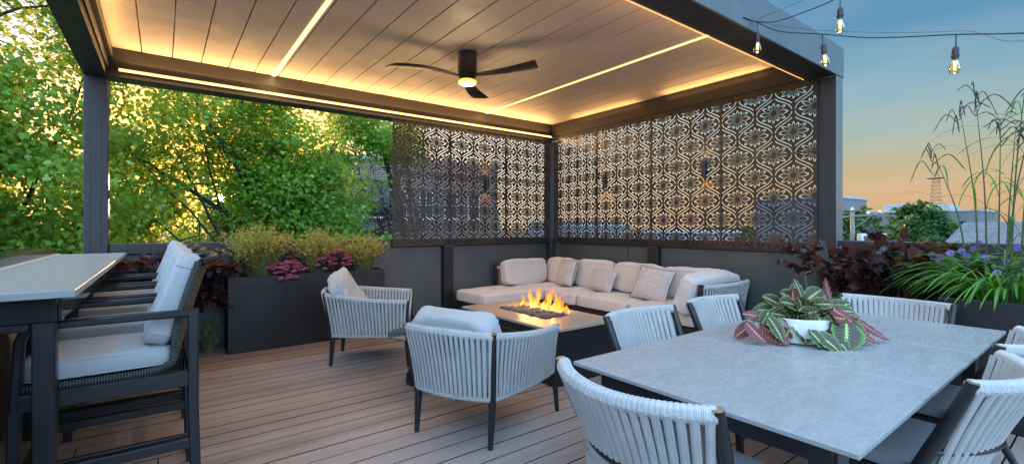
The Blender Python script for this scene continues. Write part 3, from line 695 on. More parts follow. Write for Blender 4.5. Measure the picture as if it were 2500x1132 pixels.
bulb((-1.76, -4.375, 2.98), 'lit filament bulb nearest the pergola corner, against the dark beam')
bulb((-1.665, -4.79, 2.775), 'lit filament bulb in front of the end of the blue fascia', R(-6))
bulb((-1.90, -4.98, 2.905), 'lit filament bulb hanging highest, against the blue sky')
bulb((-1.615, -5.5, 2.55), 'lit filament bulb farthest right, above the tall grass', R(2))

# ---------------------------------------------------------------- rope furniture
def lerp(a, b, t): return Vector(a)*(1-t)+Vector(b)*t
def arc(a, b, bul, n=24, sag=0.0):
    """curve from a to b bulging by vector bul"""
    return [lerp(a, b, i/n)+Vector(bul)*(math.sin(PI*i/n)**.8)-Vector((0, 0, sag*math.sin(PI*i/n))) for i in range(n+1)]
def at(path, s):
    s = max(0, min(1, s))*(len(path)-1); i = min(int(s), len(path)-2); return path[i].lerp(path[i+1], s-i)
def rope_panel(top, bot, n, outv, rw=.0125, rt=.008, coil=.026, slant=0.5):
    """ropes wrapped round a top and a bottom rail, as one mesh"""
    m = MB(); N = n*6; P = [at(top, i/N) for i in range(N+1)]
    sc = [1+.10*abs(math.sin(PI*(i/6)*2))**.6-.06 for i in range(N+1)]
    # coil seams: radius dips twice for every rope
    fine = n*2*5; P = [at(top, i/fine) for i in range(fine+1)]; sc = [.90+.10*abs(math.sin(PI*i/5))**.5 for i in range(fine+1)]
    sweep(m, P, circ(coil, 12), scale=sc)
    Pb = [at(bot, i/fine) for i in range(fine+1)]; sweep(m, Pb, circ(coil*.72, 10), scale=sc)
    o = Vector(outv).normalized()
    for i in range(n):
        s0 = (i+.5)/n; s1 = s0
        a = at(top, s0); b = at(bot, s1); tin = at(top, min(1, s0+slant/n)); bo = at(bot, min(1, s0+slant/n))
        cen = (at(top, .5)+at(bot, .5))/2
        # outer strand (straight) and inner strand (slants to the next place)
        for (p, q, side) in ((a, b, 1), (tin, at(bot, max(0, s0-slant/n*.2)), -1)):
            tang = (at(top, min(1, s0+.02))-at(top, max(0, s0-.02))).normalized(); nn = tang.cross(Vector((0, 0, 1))).normalized()
            if nn.dot(o) < 0: nn = -nn
            k = coil*.78*side; pts = [p+nn*k, p.lerp(q, .18)+nn*k*.75, p.lerp(q, .5)+nn*k*.45, p.lerp(q, .85)+nn*k*.5, q+nn*k*.6]
            pts = bez(pts, 10); sweep(m, pts, circ(rt, 8, rw), up=tuple(tang))
    return m
def make_armchair():
    t = thing('rope_armchair', '', 'armchair')
    HB, HF = .33, .42
    bl = (-.415, HB, .705); br = (-.415, -HB, .705); fl = (.37, HF, .63); fr = (.37, -HF, .63)
    b2l = (-.36, .295, .30); b2r = (-.36, -.295, .30); f2l = (.36, .40, .30); f2r = (.36, -.40, .30)
    legm = M['black']
    for s in (1, -1):
        m = MB(); sweep(m, [(-.375, s*.285, 0), (-.355, s*.285, .26), (-.37, s*.30, .36), (-.425, s*.338, .725)], circ(.019, 10), scale=[.85, 1.35, 1.1, .85]); o = m.build('leg', legm, t)
        m = MB(); sweep(m, [(-.425, s*.338, .726), (-.4256, s*.3385, .7285)], circ(.0165, 12)); m.build('leg_cap', M['capwood'], o)
        m = MB(); sweep(m, [(.385, s*.425, 0), (.365, s*.41, .26), (.37, s*.415, .36), (.375, s*.43, .65)], circ(.019, 10), scale=[.8, 1.25, 1.0, .8]); m.build('leg', legm, t)
    m = MB()
    for a, b in ((b2l, b2r), (f2l, f2r), (b2l, f2l), (b2r, f2r)): bar(m, a, b, .03, .035)
    for y_ in (-.2, 0, .2): bar(m, (-.35, y_, .30), (.35, y_*1.2, .30), .03, .02)
    m.build('seat_frame', legm, t)
    rope_panel(arc(bl, br, (-.07, 0, 0), sag=-.01), arc(b2l, b2r, (-.05, 0, 0)), 19, (-1, 0, 0)).build('rope_back', M['rope'], t)
    for s, a, b, c, d in ((1, bl, fl, b2l, f2l), (-1, br, fr, b2r, f2r)):
        rope_panel(arc(a, b, (0, s*.055, 0), sag=.01), arc(c, d, (0, s*.03, 0)), 22, (0, s, 0)).build('rope_arm', M['rope'], t)
    m = MB(); cushion(m, .70, .70, .14, Matrix.Translation((.01, 0, .385)), seed=1, wr=.005, crown=.012); m.build('seat_cushion', M['fabric_grey'], t)
    return t
M['capwood'] = paint('bare_brown_cap', (.20, .13, .08), .5)
ac = make_armchair(); ac.location = (-3.68, -3.35, 0); ac.rotation_euler = (0, 0, R(26)); GR = 'rope lounge armchairs round the fire table'
tag(ac, 'rope armchair seen from behind in mid deck, pale cushion standing above its back', 'armchair', GR)
ac1 = copy_tree(ac); ac1.location = (-3.716, -1.325, 0); ac1.rotation_euler = (0, 0, R(-28)); tag(ac1, 'rope armchair in front of the long planter, turned side on', 'armchair', GR)
m = MB(); cushion(m, .16, .62, .44, Matrix.Translation((-.29, 0, .615)) @ Matrix.Rotation(R(-24), 4, 'Y'), e1=.34, e2=.30, seed=4, wr=.016, crown=0); m.build('back_cushion', M['fabric_grey'], ac)
m = MB(); cushion(m, .17, .60, .50, Matrix.Translation((-.24, -.05, .66)) @ Matrix.Rotation(R(-32), 4, 'Y') @ Matrix.Rotation(R(15), 4, 'X'), e1=.36, e2=.34, seed=9, wr=.024); m.build('back_cushion', M['fabric_grey'], ac1)

def make_dining():
    t = thing('rope_dining_chair', '', 'dining chair')
    tl = (-.25, .325, .815); tr = (-.25, -.325, .815)
    for s in (1, -1):
        m = MB(); sweep(m, [(-.262, s*.335, .835), (-.20, s*.325, .68), (-.085, s*.295, .42), (.10, s*.285, 0)], circ(.021, 12), scale=[.95, 1.1, 1.15, .75]); o = m.build('leg', M['black'], t)
        m = MB(); sweep(m, [(-.262, s*.335, .836), (-.2625, s*.3351, .8385)], circ(.0185, 12)); m.build('leg_cap', M['capmetal'], o)
        m = MB(); sweep(m, [(-.10, s*.24, .42), (-.18, s*.25, .25), (-.30, s*.265, 0)], circ(.019, 10), scale=[1.2, 1.1, .75]); m.build('leg', M['black'], t)
    m = MB(); sweep(m, arc((-.14, .305, .545), (-.14, -.305, .545), (-.15, 0, 0), 20), circ(.0125, 8)); m.build('back_bar', M['black'], t)
    m = MB(); 
    for a, b in (((-.09, .27, .40), (.24, .25, .40)), ((-.09, -.27, .40), (.24, -.25, .40)), ((.24, .25, .40), (.24, -.25, .40)), ((-.09, .27, .40), (-.09, -.27, .40))): bar(m, a, b, .035, .04)
    for s in (1, -1): bar(m, (.23, s*.245, .40), (.25, s*.255, 0), .035, .035)
    m.build('seat_frame', M['black'], t)
    rope_panel(arc(tl, tr, (-.13, 0, -.01), 30), arc((-.13, .265, .44), (-.13, -.265, .44), (-.10, 0, 0), 30), 20, (-1, 0, 0), rw=.0150, rt=.0095, coil=.030).build('rope_back', M['rope'], t)
    m = MB(); cushion(m, .52, .54, .055, Matrix.Translation((.03, 0, .448)), e1=.3, e2=.25, seed=2, wr=.002, crown=.006); m.build('seat_cushion', M['seat_mesh'], t)
    return t
M['capmetal'] = paint('brass_leg_cap', (.33, .25, .15), .35, .6)
dc = make_dining(); GD = 'rope dining chairs round the stone table'
for i, (x, y, a, lb) in enumerate((
    (-3.055, -4.52, -90, 'rope dining chair tucked under the table beside the fire table corner, left of its twin'),
    (-2.20, -4.53, -90, 'rope dining chair tucked under the table right in front of the sofa end'),
    (-1.42, -5.08, 180, 'rope dining chair at the far end of the table before the purple bush'),
    (-3.95, -5.08, 0, 'rope dining chair at the near end of the table, its back closest to the camera'),
    (-2.95, -5.555, 90, 'rope dining chair at the right edge of the photo, the larger and nearer of two'),
    (-2.165, -5.53, 90, 'rope dining chair at the right edge of the photo, partly hidden behind the nearer one'))):
    o = dc if i == 0 else copy_tree(dc); o.location = (x, y, 0); o.rotation_euler = (0, 0, R(a)); tag(o, lb, 'dining chair', GD)

# ---------------------------------------------------------------- dining table
T = thing('dining_table', 'long dining table with pale speckled ceramic top and dark frame', 'dining table', (-2.68, -5.115, 0))
X0, X1, Y0, Y1 = -3.965+2.68, -1.415+2.68, -5.69+5.115, -4.565+5.115
for a, b in ((X0, -3.085+2.68), (-3.078+2.68, -2.265+2.68), (-2.258+2.68, X1)):
    m = MB(); box(m, a, Y0, .722, b, Y1, .74, .0025); m.build('tabletop', M['table_stone'], T)
m = MB(); e = .10
for a, b in (((X0+e, Y0+e), (X1-e, Y0+e)), ((X0+e, Y1-e), (X1-e, Y1-e)), ((X0+e, Y0+e), (X0+e, Y1-e)), ((X1-e, Y0+e), (X1-e, Y1-e))): bar(m, (*a, .678), (*b, .678), .03, .085)
m.build('apron', M['black'], T)
for sx in (X0+.16, X1-.16):
    for sy in (Y0+.13, Y1-.13):
        m = MB(); s = 1 if sy > 0 else -1; sweep(m, [(sx, sy, .70), (sx-.03*(1 if sx > 0 else -1)*0, sy, .45), (sx+(.05 if sx > 0 else -.05), sy+s*.03, 0)], rrect(.11, .07, .01), scale=[1.2, 1, .55], up=(0, 1, 0)); m.build('leg', M['black'], T)

# ---------------------------------------------------------------- fire table
FT = thing('fire_table', 'rectangular fire table, beige stone top on black base, gas flames burning', 'fire table', (-2.465, -2.475, 0))
x0, x1, y0, y1 = -.405, .405, -.755, .755; hx0, hx1, hy0, hy1 = -.15, .19, -.345, .42
m = MB(); z0, z1 = .475, .50
box(m, x0, y0, z0, hx0, y1, z1, .003); box(m, hx1, y0, z0, x1, y1, z1, .003); box(m, hx0, y0, z0, hx1, hy0, z1, .003); box(m, hx0, hy1, z0, hx1, y1, z1, .003); m.build('tabletop', M['fire_stone'], FT)
m = MB(); box(m, x0+.02, y0+.02, 0.02, x1-.02, y1-.02, .40, .006); box(m, x0+.02, y0+.02, .402, hx0-.01, y1-.02, .474, .004); box(m, hx1+.01, y0+.02, .402, x1-.02, y1-.02, .474, .004); box(m, hx0-.01, y0+.02, .402, hx1+.01, hy0-.01, .474, .004); box(m, hx0-.01, hy1+.01, .402, hx1+.01, y1-.02, .474, .004)
m.build('base', M['black'], FT)
m = MB(); box(m, hx0-.009, hy0-.009, .404, hx1+.009, hy1+.009, .44, .003); m.build('burner_tray', M['soil'], FT)
meshes = []
for k in range(6):
    bm = bmesh.new(); bmesh.ops.create_icosphere(bm, subdivisions=3, radius=1)
    for v in bm.verts: v.co *= 1+.22*noise.noise(v.co*1.3+Vector((k*9, 0, 0)))+.05*noise.noise(v.co*5)
    me = bpy.data.meshes.new('lava_rock'); bm.to_mesh(me); bm.free(); me.materials.append(M['rock']); me.polygons.foreach_set('use_smooth', [True]*len(me.polygons)); meshes.append(me)
nr = 0; y = hy0+.028
while y < hy1-.02:
    x = hx0+.028+(nr % 2)*.018
    while x < hx1-.015:
        r_ = random.uniform(.021, .031); o = bpy.data.objects.new('lava_rock', meshes[nr % 6]); COL.objects.link(o)
        o.location = (x-2.465+random.uniform(-.008, .008), y-2.475+random.uniform(-.008, .008), .478+random.uniform(0, .022)); o.scale = (r_*random.uniform(.9, 1.3), r_, r_*random.uniform(.8, 1)); o.rotation_euler = (random.random()*6, random.random()*.6, random.random()*6)
        tag(o, 'rounded dark grey lava rock in the tray of the fire table', 'rock', 'lava rocks in the fire table'); x += .054; nr += 1
    y += .047
FL = thing('gas_flame', 'orange and yellow flames rising from the lava rocks of the fire table', 'flame', (-2.29, -2.42, .50))
random.seed(12)
for k in range(24):
    big = k < 9; y_ = random.gauss(.0, .15) if big else -.31+.70*((k-9)/14)+random.uniform(-.02, .02); hgt = random.uniform(.14, .31) if big else random.uniform(.05, .13); x_ = random.uniform(-.06, .07); lean = random.uniform(-.14, .06)
    pts = []; ph = random.random()*6; n_ = 18; sc = []
    for i in range(n_+1):
        s = i/n_; pts.append((x_+.03*math.sin(ph+s*4)*s, y_+lean*s+.035*math.sin(ph*1.7+s*7.0)*s, hgt*s-.02)); w_ = (math.sin(PI*min(1, .22+.78*s))**.8)*(1+.45*math.sin(s*11+ph)*s); sc.append((max(.03, w_), max(.03, w_*(.8+.3*math.sin(s*6+ph*2)))))
    m = MB(); sweep(m, pts, circ(.008, 8, .036) if big else circ(.007, 8, .020), scale=sc, up=(1, 0, 0), vscale=1/hgt); m.build('tongue', M['flame'], FL)
for yy in (-.15, .1, .3):
    l = bpy.data.lights.new('flame_light', 'POINT'); l.energy = 3.2; l.color = (1, .42, .10); l.shadow_soft_size = .07; o = bpy.data.objects.new('flame_light', l); COL.objects.link(o); o.parent = FL; o.location = (0, yy, .16)

# ---------------------------------------------------------------- side table
ST = thing('side_table', 'small round side table with dark glass top between the two armchairs', 'side table', (-3.66, -2.36, 0))
m = MB(); lathe(m, [(0, .425), (.29, .425), (.298, .43), (.30, .436), (.294, .440), (0, .440)], n=56); m.build('tabletop', M['dark_glass'], ST)
m = MB(); lathe(m, [(0, 0), (.145, 0), (.15, .02), (.14, .08), (.115, .13), (.07, .16), (.028, .175), (.024, .20), (.024, .40), (.07, .424), (0, .424)], n=40); m.build('pedestal', M['black'], ST)

# ---------------------------------------------------------------- corner sofa
SF = thing('corner_sofa', 'L shaped corner sofa with oatmeal cushions on a black frame', 'sofa', (0, 0, 0))
m = MB(); fr = rrect(.05, .06, .008)
for a, b in (((-.95, -.90, .25), (-.95, -3.42, .25)), ((-.12, -.12, .25), (-.12, -3.42, .25)), ((-2.02, -.12, .25), (-.12, -.12, .25)), ((-2.02, -.90, .25), (-.95, -.90, .25)), ((-2.02, -.12, .25), (-2.02, -.90, .25)), ((-.95, -3.42, .25), (-.12, -3.42, .25)), ((-.95, -1.56, .25), (-.12, -1.56, .25)), ((-.95, -2.44, .25), (-.12, -2.44, .25))): bar(m, a, b, .05, .06)
m.build('frame', M['black'], SF)
for p in ((-2.02, -.12), (-2.02, -.90), (-.95, -.90), (-.95, -2.44), (-.95, -3.42), (-.12, -.12), (-.12, -3.42)): m = MB(); bar(m, (*p, .22), (*p, 0), .045, .045, up=(0, 1, 0)); m.build('leg', M['black'], SF)
m = MB(); box(m, -2.0, -.89, .268, -.13, -.13, .28, .003); box(m, -.94, -3.4, .268, -.13, -.9, .279, .003); m.build('seat_deck', M['black'], SF)
def seatc(x0, x1, y0, y1, sd): m = MB(); cushion(m, x1-x0, y1-y0, .175, Matrix.Translation(((x0+x1)/2, (y0+y1)/2, .366)), e1=.30, e2=.14, seed=sd, wr=.007, crown=.012); m.build('seat_cushion', M['fabric'], SF)
seatc(-2.04, -1.16, -.92, -.12, 11); seatc(-1.155, -.16, -.90, -.12, 12); seatc(-.985, -.16, -1.56, -.905, 13); seatc(-.985, -.16, -2.44, -1.565, 14); seatc(-.985, -.16, -3.36, -2.445, 15)
def backc(loc, L, h, rz, tilt, sd, th=.19): m = MB(); cushion(m, th, L, h, Matrix.Translation(loc) @ Matrix.Rotation(rz, 4, 'Z') @ Matrix.Rotation(tilt, 4, 'Y'), e1=.36, e2=.30, seed=sd, wr=.014, n=30); m.build('back_cushion', M['fabric'], SF)
backc((-.82, -.25, .655), .86, .42, R(-90), R(-9), 21); backc((-.26, -.575, .655), .74, .42, R(180), R(-10), 22); backc((-.27, -1.30, .66), .72, .43, R(180), R(-12), 23)
backc((-.27, -2.07, .66), .84, .42, R(180), R(-12), 24); backc((-.27, -2.90, .655), .86, .42, R(180), R(-12), 25)
backc((-.66, -3.31, .65), .98, .46, R(90), R(-22), 26, .20)
for a, b in (((-1.26, -.13, .25), (-1.28, -.07, .78)), ((-.12, -.12, .25), (-.075, -.075, .74)), ((-1.04, -3.43, .22), (-1.075, -3.49, .775)), ((-.13, -3.43, .22), (-.10, -3.49, .765))):
    m = MB(); bar(m, a, b, .04, .05, up=(0, 1, 0)); m.build('back_post', M['black'], SF)
rope_panel(arc((-1.075, -3.485, .745), (-.10, -3.485, .745), (0, -.08, 0)), arc((-1.04, -3.43, .28), (-.13, -3.43, .28), (0, -.03, 0)), 24, (0, -1, 0)).build('rope_arm', M['rope'], SF)
rope_panel(arc((-.075, -.10, .72), (-.075, -3.47, .72), (.02, 0, 0)), arc((-.1, -.12, .28), (-.1, -3.43, .28), (.0, 0, 0)), 60, (1, 0, 0)).build('rope_back', M['rope'], SF)
rope_panel(arc((-1.26, -.075, .72), (-.12, -.075, .72), (0, .01, 0)), arc((-1.25, -.1, .28), (-.12, -.1, .28), (0, 0, 0)), 22, (0, 1, 0)).build('rope_back', M['rope'], SF)
def throw(name, loc, w, h, rz, tilt, roll, lb, sd, edge):
    t = thing(name, lb, 'pillow', loc, 0, 'woven throw pillows on the sofa'); Mx = Matrix.Rotation(rz, 4, 'Z') @ Matrix.Rotation(tilt, 4, 'X') @ Matrix.Rotation(roll, 4, 'Y')
    m = MB(); pillow(m, w, h, .15, Mx, sd); m.build('cover', M['throw'], t)
    m = MB(); sweep(m, pillow_edge(w, h), circ(.0045, 6), closed=True); m.xf(Mx); m.build('piping', M['black'] if edge else M['throw'], t)
throw('throw_pillow', (-.47, -.86, .655), .44, .43, R(-90-12), R(-20), R(-5), 'square woven pillow with dark piping, leftmost on the sofa', 1, 1)
throw('throw_pillow', (-.50, -1.62, .61), .44, .32, R(-90), R(-24), R(5), 'small rectangular woven pillow without dark piping, in the middle of the sofa', 2, 0)
throw('throw_pillow', (-.54, -2.50, .645), .50, .45, R(-90+8), R(-26), R(7), 'large woven pillow with dark piping, nearest the rope end of the sofa', 3, 1)

# ---------------------------------------------------------------- bar counter and stools
BC = thing('bar_counter', 'long bar height counter with pale grey stone top on black frame', 'bar counter', (-6.03, -1.84, 0))
def B_(n, m, mt): o = m.build(n, mt, BC); o.location = (6.03, 1.84, 0); return o
B_('countertop', box(MB(), -6.27, -3.56, 1.085, -5.79, -.13, 1.116, .0025), M['counter_stone'])
m = MB(); box(m, -5.852, -3.50, .985, -5.84, -.20, 1.084, .003); box(m, -6.22, -3.50, .985, -6.208, -.20, 1.084, .003); box(m, -6.207, -3.512, .985, -5.853, -3.50, 1.084, .003); box(m, -6.207, -.2, .985, -5.853, -.19, 1.084, .003); B_('apron', m, M['cap_gloss'])
m = MB(); box(m, -6.2, -3.52, .955, -5.93, -3.46, .983, .004); B_('rail', m, M['black'])
for x, y in ((-5.89, -3.49), (-6.19, -3.49), (-5.89, -.24), (-6.19, -.24), (-6.19, -1.85)): B_('leg', box(MB(), x-.035, y-.035, 0, x+.035, y+.035, 1.084 if y > -3.4 else .984, .005), M['black'])
m = MB(); box(m, -6.345, -3.56, 1.04, -6.275, -.05, 1.118, .004); B_('back_ledge', m, M['tanmetal'] if 'tanmetal' in M else M['louver'])
def make_stool():
    t = thing('bar_stool', '', 'bar stool')          # faces +x, width 0.64
    W = .30; q = .042
    for s in (1, -1):
        m = MB(); sweep(m, [(-.315, s*W, 0), (-.30, s*W, .5), (-.30, s*W, .975)], rrect(.045, .042, .006), up=(0, 1, 0)); m.build('leg', M['black'], t)
        m = MB(); sweep(m, [(.305, s*W, 0), (.30, s*W, .62)], rrect(.042, .042, .006), up=(0, 1, 0)); m.build('leg', M['black'], t)
        m = MB(); sweep(m, [(-.32, s*W, .958), (.24, s*W, .958), (.27, s*W, .94), (.285, s*W, .90), (.30, s*W, .62)], rrect(.034, .042, .008), up=(0, 1, 0)); m.build('armrest', M['black'], t)
        m = MB(); bar(m, (-.30, s*W, .645), (.30, s*W, .645), .035, .07); m.build('side_rail', M['black'], t)
        m = MB(); bar(m, (-.30, s*W, .335), (.30, s*W, .335), .034, .045)
        if s > 0: bar(m, (-.30, s*(W-.075), .335), (.30, s*(W-.075), .335), .03, .035)
        m.build('stretcher', M['black'], t)
    m = MB(); bar(m, (.30, -W, .30), (.30, W, .30), .04, .045); bar(m, (.30, -W, .645), (.30, W, .645), .035, .06); bar(m, (-.30, -W, .645), (-.30, W, .645), .035, .06); m.build('footrest', M['black'], t)
    # wicker shell: seat pan curving up into the back
    pth = bez([(.29, 0, .692), (.05, 0, .688), (-.15, 0, .695), (-.235, 0, .74), (-.275, 0, .85), (-.32, 0, 1.02), (-.375, 0, 1.20)], 40)
    m = MB(); sweep(m, pth, rrect(.50, .022, .008), up=(0, 1, 0)) if False else None
    V = []; Fc = []; U = []
    for i, p in enumerate(pth):
        s = i/40; nx = pth[min(40, i+1)]-pth[max(0, i-1)]; nrm = Vector((-nx.z, 0, nx.x)).normalized()
        for k in range(13):
            c = -1+2*k/12; wd = .262; bend = .05*c*c*min(1, max(0, (s-.45)*4))
            V.append((p.x+nrm.x*.012+bend, c*wd, p.z+nrm.z*.012))
        for k in range(13):
            c = 1-2*k/12; wd = .262; bend = .05*c*c*min(1, max(0, (s-.45)*4))
            V.append((p.x-nrm.x*.012+bend, c*wd, p.z-nrm.z*.012))
    for i in range(40):
        for k in range(26):
            a = i*26+k; b = i*26+(k+1) % 26; Fc.append((a, b, b+26, a+26)); U.append([(0, i*.028), (0, i*.028), (0, (i+1)*.028), (0, (i+1)*.028)])
    Fc.append(tuple(range(26))[::-1]); U.append([(0, 0)]*26); Fc.append(tuple(40*26+k for k in range(26))); U.append([(0, 0)]*26)
    m.add(V, Fc, U)
    for s in (1, -1): sweep(m, [(p.x+.05*min(1, max(0, (i/40-.45)*4)), s*.265, p.z) for i, p in enumerate(pth)], circ(.017, 8), up=(0, 1, 0))
    m.build('wicker_shell', M['wicker'], t)
    m = MB(); sweep(m, [(-.335, .272, 1.195), (-.385, .24, 1.212), (-.405, .1, 1.215), (-.405, -.1, 1.215), (-.385, -.24, 1.212), (-.335, -.272, 1.195)], circ(.02, 8)); m.build('top_rail', M['black'], t)
    m = MB(); cushion(m, .53, .52, .095, Matrix.Translation((.04, 0, .752)), e1=.32, e2=.2, seed=31, wr=.005, crown=.008); m.build('seat_cushion', M['fabric_grey'], t)
    m = MB(); cushion(m, .12, .50, .46, Matrix.Translation((-.225, 0, 1.015)) @ Matrix.Rotation(R(-19), 4, 'Y'), e1=.34, e2=.3, seed=33, wr=.008); m.build('back_cushion', M['fabric_grey'], t)
    return t
st = make_stool(); GS = 'cushioned bar stools along the counter'
for i, (y, lb) in enumerate(((-3.11, 'nearest bar stool, its whole side frame and back cushion in view at the left'), (-2.33, 'second bar stool from the camera along the counter'), (-1.55, 'third bar stool from the camera along the counter'), (-.77, 'farthest bar stool, at the far end of the counter'))):
    o = st if i == 0 else copy_tree(st); o.location = (-5.69, y, 0); o.rotation_euler = (0, 0, PI); tag(o, lb, 'bar stool', GS)

# ---------------------------------------------------------------- planters
def planter(label, x0, y0, x1, y1, h):
    t = thing('planter', label, 'planter', ((x0+x1)/2, (y0+y1)/2, 0)); cx, cy = (x0+x1)/2, (y0+y1)/2; m = MB(); w_ = .03
    a, b, c, d = x0-cx, y0-cy, x1-cx, y1-cy
    box(m, a, b, 0, c, b+w_, h, .008); box(m, a, d-w_, 0, c, d, h, .008); box(m, a, b+w_-.004, 0, a+w_, d-w_+.004, h-.0005, .006); box(m, c-w_, b+w_-.004, 0, c, d-w_+.004, h-.0005, .006); m.build('box', M['planter'], t)
    m = MB(); box(m, a+w_, b+w_, .05, c-w_, d-w_, h-.06, .004); m.build('soil', M['soil'], t); return t
planter('long tall charcoal planter against the wall holding golden shrubs and pink flowers', -4.95, -.325, -3.20, -.02, .83)
planter('large charcoal planter at the right edge of the photo, full of green grass', -1.02, -7.4, -.28, -5.30, .865)
planter('charcoal planter under the dark purple bush beside the pergola post', -.62, -5.26, -.08, -4.36, .70)
planter('charcoal planter hidden behind the bar stools under trailing purple leaves', -5.80, -.38, -5.30, -.03, .80)

# ---------------------------------------------------------------- leaf templates
MAPLE = [(0, 0), (.10, .12), (.42, .10), (.33, .28), (.50, .52), (.22, .50), (.20, .72), (0, 1.0), (-.20, .72), (-.22, .50), (-.50, .52), (-.33, .28), (-.42, .10), (-.10, .12)]
def maple_t():
    V = [(x, y, -.10*abs(x)-.14*y*y) for x, y in MAPLE]+[(0, .36, .05)]; n = len(MAPLE)
    return V, [(i, (i+1) % n, n) for i in range(n)]
def oval_t(w=.55, cup=.15, curl=.2):
    V = [(0, 0, 0), (w*.38, .25, cup*.3), (w*.5, .5, cup*.3-curl*.2), (w*.3, .8, -curl*.6), (0, 1, -curl), (-w*.3, .8, -curl*.6), (-w*.5, .5, cup*.3-curl*.2), (-w*.38, .25, cup*.3), (0, .5, -.05-curl*.2)]
    return V, [(i, (i+1) % 8, 8) for i in range(8)]
def lobed_t():
    V = [(0, 0, 0), (.30, .12, .05), (.42, .38, .02), (.30, .50, .04), (.34, .72, -.08), (.12, .82, -.08), (0, 1.05, -.2), (-.12, .82, -.08), (-.34, .72, -.08), (-.30, .50, .04), (-.42, .38, .02), (-.30, .12, .05), (0, .45, -.05)]
    return V, [(i, (i+1) % 12, 12) for i in range(12)]
def unit(a): return a/(np.linalg.norm(a, axis=1, keepdims=True)+1e-9)

# ---------------------------------------------------------------- the big maples behind the wall
CAM = np.array(cam.location[:]); SD = np.array(SUN_DIR[:])
def maple(name, label, base, crown_c, crown_r, ncl, per, size, mat, seed, hole=None, limb_n=26, cutfn=None):
    rg = np.random.default_rng(seed); t = thing(name, label, 'tree', base)
    bx = np.array(base)
    cc = []
    while len(cc) < ncl:
        p = rg.normal(size=3); p /= np.linalg.norm(p); p *= rg.random()**(1/2.2); q = np.array(crown_c)+p*np.array(crown_r)
        nz = noise.noise(Vector(q*.55)+Vector((seed, 0, 0)))
        if nz < -.12: continue
        if cutfn is not None and cutfn(q): continue
        if hole is not None and hole < .15:
            dv = q-CAM; ds_ = np.linalg.norm(np.cross(dv, SD))
            if ds_ < 1.7 and rg.random() < .62*(1-ds_/1.9)+.15: continue
        cc.append(q)
    cc = np.array(cc)
    # sprays: twigs from every cluster, leaves along them, drooping
    n = ncl*per; c = np.repeat(cc, per, axis=0); g_ = rg.normal(size=(n, 3))*np.array([.34, .34, .20]); pos = c+g_
    out = unit(pos-np.array(crown_c)); d = unit(out*.5+rg.normal(size=(n, 3))*.75+np.array([0, 0, -.45])); nr_ = unit(rg.normal(size=(n, 3))*.55+np.array([0, -.25, .75])+out*.3)
    sz = size*(0.55+.75*rg.random(n))
    if hole is not None:
        v = pos-CAM; dist = np.linalg.norm(np.cross(v, SD), axis=1); keep = dist > hole
        pos, d, nr_, sz, c = pos[keep], d[keep], nr_[keep], sz[keep], c[keep]
    Mx = frames(d, nr_)*sz[:, None, None]; V, Fc = maple_t()
    tone = np.clip(.5+.35*np.array([noise.noise(Vector(p*.8)) for p in c])+rg.normal(size=len(pos))*.2, .01, .99)
    batch('foliage', V, Fc, None, Mx, pos-bx, mat, t, uvrand=np.stack([tone, rg.random(len(pos))], 1))
    m = MB(); tr = bez([base, (base[0]+.2, base[1], base[2]+5), tuple(np.array(crown_c)*.55+np.array([base[0], base[1], crown_c[2]])*.45-np.array([0, 0, crown_r[2]*.55])), tuple(np.array(crown_c)+np.array([0, 0, crown_r[2]*.6]))], 24)
    sweep(m, [p-Vector(base) for p in tr], circ(.24, 9), scale=[1.2-.95*i/24 for i in range(25)]); m.build('trunk', M['bark'], t)
    m = MB(); idx = rg.choice(len(cc), min(limb_n, len(cc)), replace=False)
    for k in idx:
        tgt = Vector(cc[k]); s = 8+int(12*rg.random()); a = tr[s]; mid = a.lerp(tgt, .5)+Vector((rg.normal()*.3, rg.normal()*.3, .35)); P_ = bez([a, mid, tgt], 14)
        P_ = [p-Vector(base)+noise.noise_vector(p*1.1)*.10 for p in P_]; r0 = .035+.05*rg.random(); sweep(m, P_, circ(r0, 5), scale=[1-.85*i/14 for i in range(15)])
        for b in range(5):
            a2 = P_[4+2*b]; e2 = a2+Vector((rg.normal()*.7, rg.normal()*.7, rg.normal()*.4)); sweep(m, bez([a2, a2.lerp(e2, .5)+Vector((0, 0, .1)), e2], 5), circ(r0*.3, 4), scale=[1, .9, .7, .6, .4, .2])
    m.build('branches', M['bark'], t); return t
def notch(q):
    nz = noise.noise(Vector(q*.9)+Vector((31, 7, 0)))
    if q[0] > -1.5 and .8 < q[2] < 3.6 and nz > (-.05 if q[0] < -.75 else -9): return True
    if q[0] > -.1 and q[2] <= .9 and nz > .05: return True
    return q[0] > -2.1 and q[2] >= 3.45 and nz > .02
maple('maple_tree', 'broad green maple behind the wall with the low sun glowing through it', (-3.2, 8.2, -9), (-2.9, 7.6, 2.0), (3.9, 1.7, 4.0), 300, 200, .108, M['tree_leaf'], 3, .11, 46, notch)
maple('maple_tree', 'tall green maple at the left edge of the photo beside the pergola post', (-9.0, 5.6, -9), (-8.4, 5.2, 3.4), (3.3, 1.8, 5.2), 300, 180, .106, M['tree_leaf'], 5, .075, 40)
maple('maple_tree', 'lighter green maple branches in front of the brick building', (2.9, 9.6, -9), (.2, 8.6, 2.3), (2.35, 1.3, 3.2), 170, 150, .095, M['tree_leaf2'], 8, .075, 26, notch)
maple('maple_tree', 'darker green maple standing behind the others', (-8.0, 13.5, -9), (-8.2, 13.0, 1.2), (5.2, 1.6, 3.6), 120, 70, .20, M['tree_leaf'], 9, .2, 30)
maple('maple_tree', 'low dark maple far behind, filling the gap under the sun', (-3.2, 14.2, -9), (-3.4, 14.0, .9), (3.3, 1.2, 2.6), 150, 120, .14, M['tree_leaf'], 13, .16, 20)
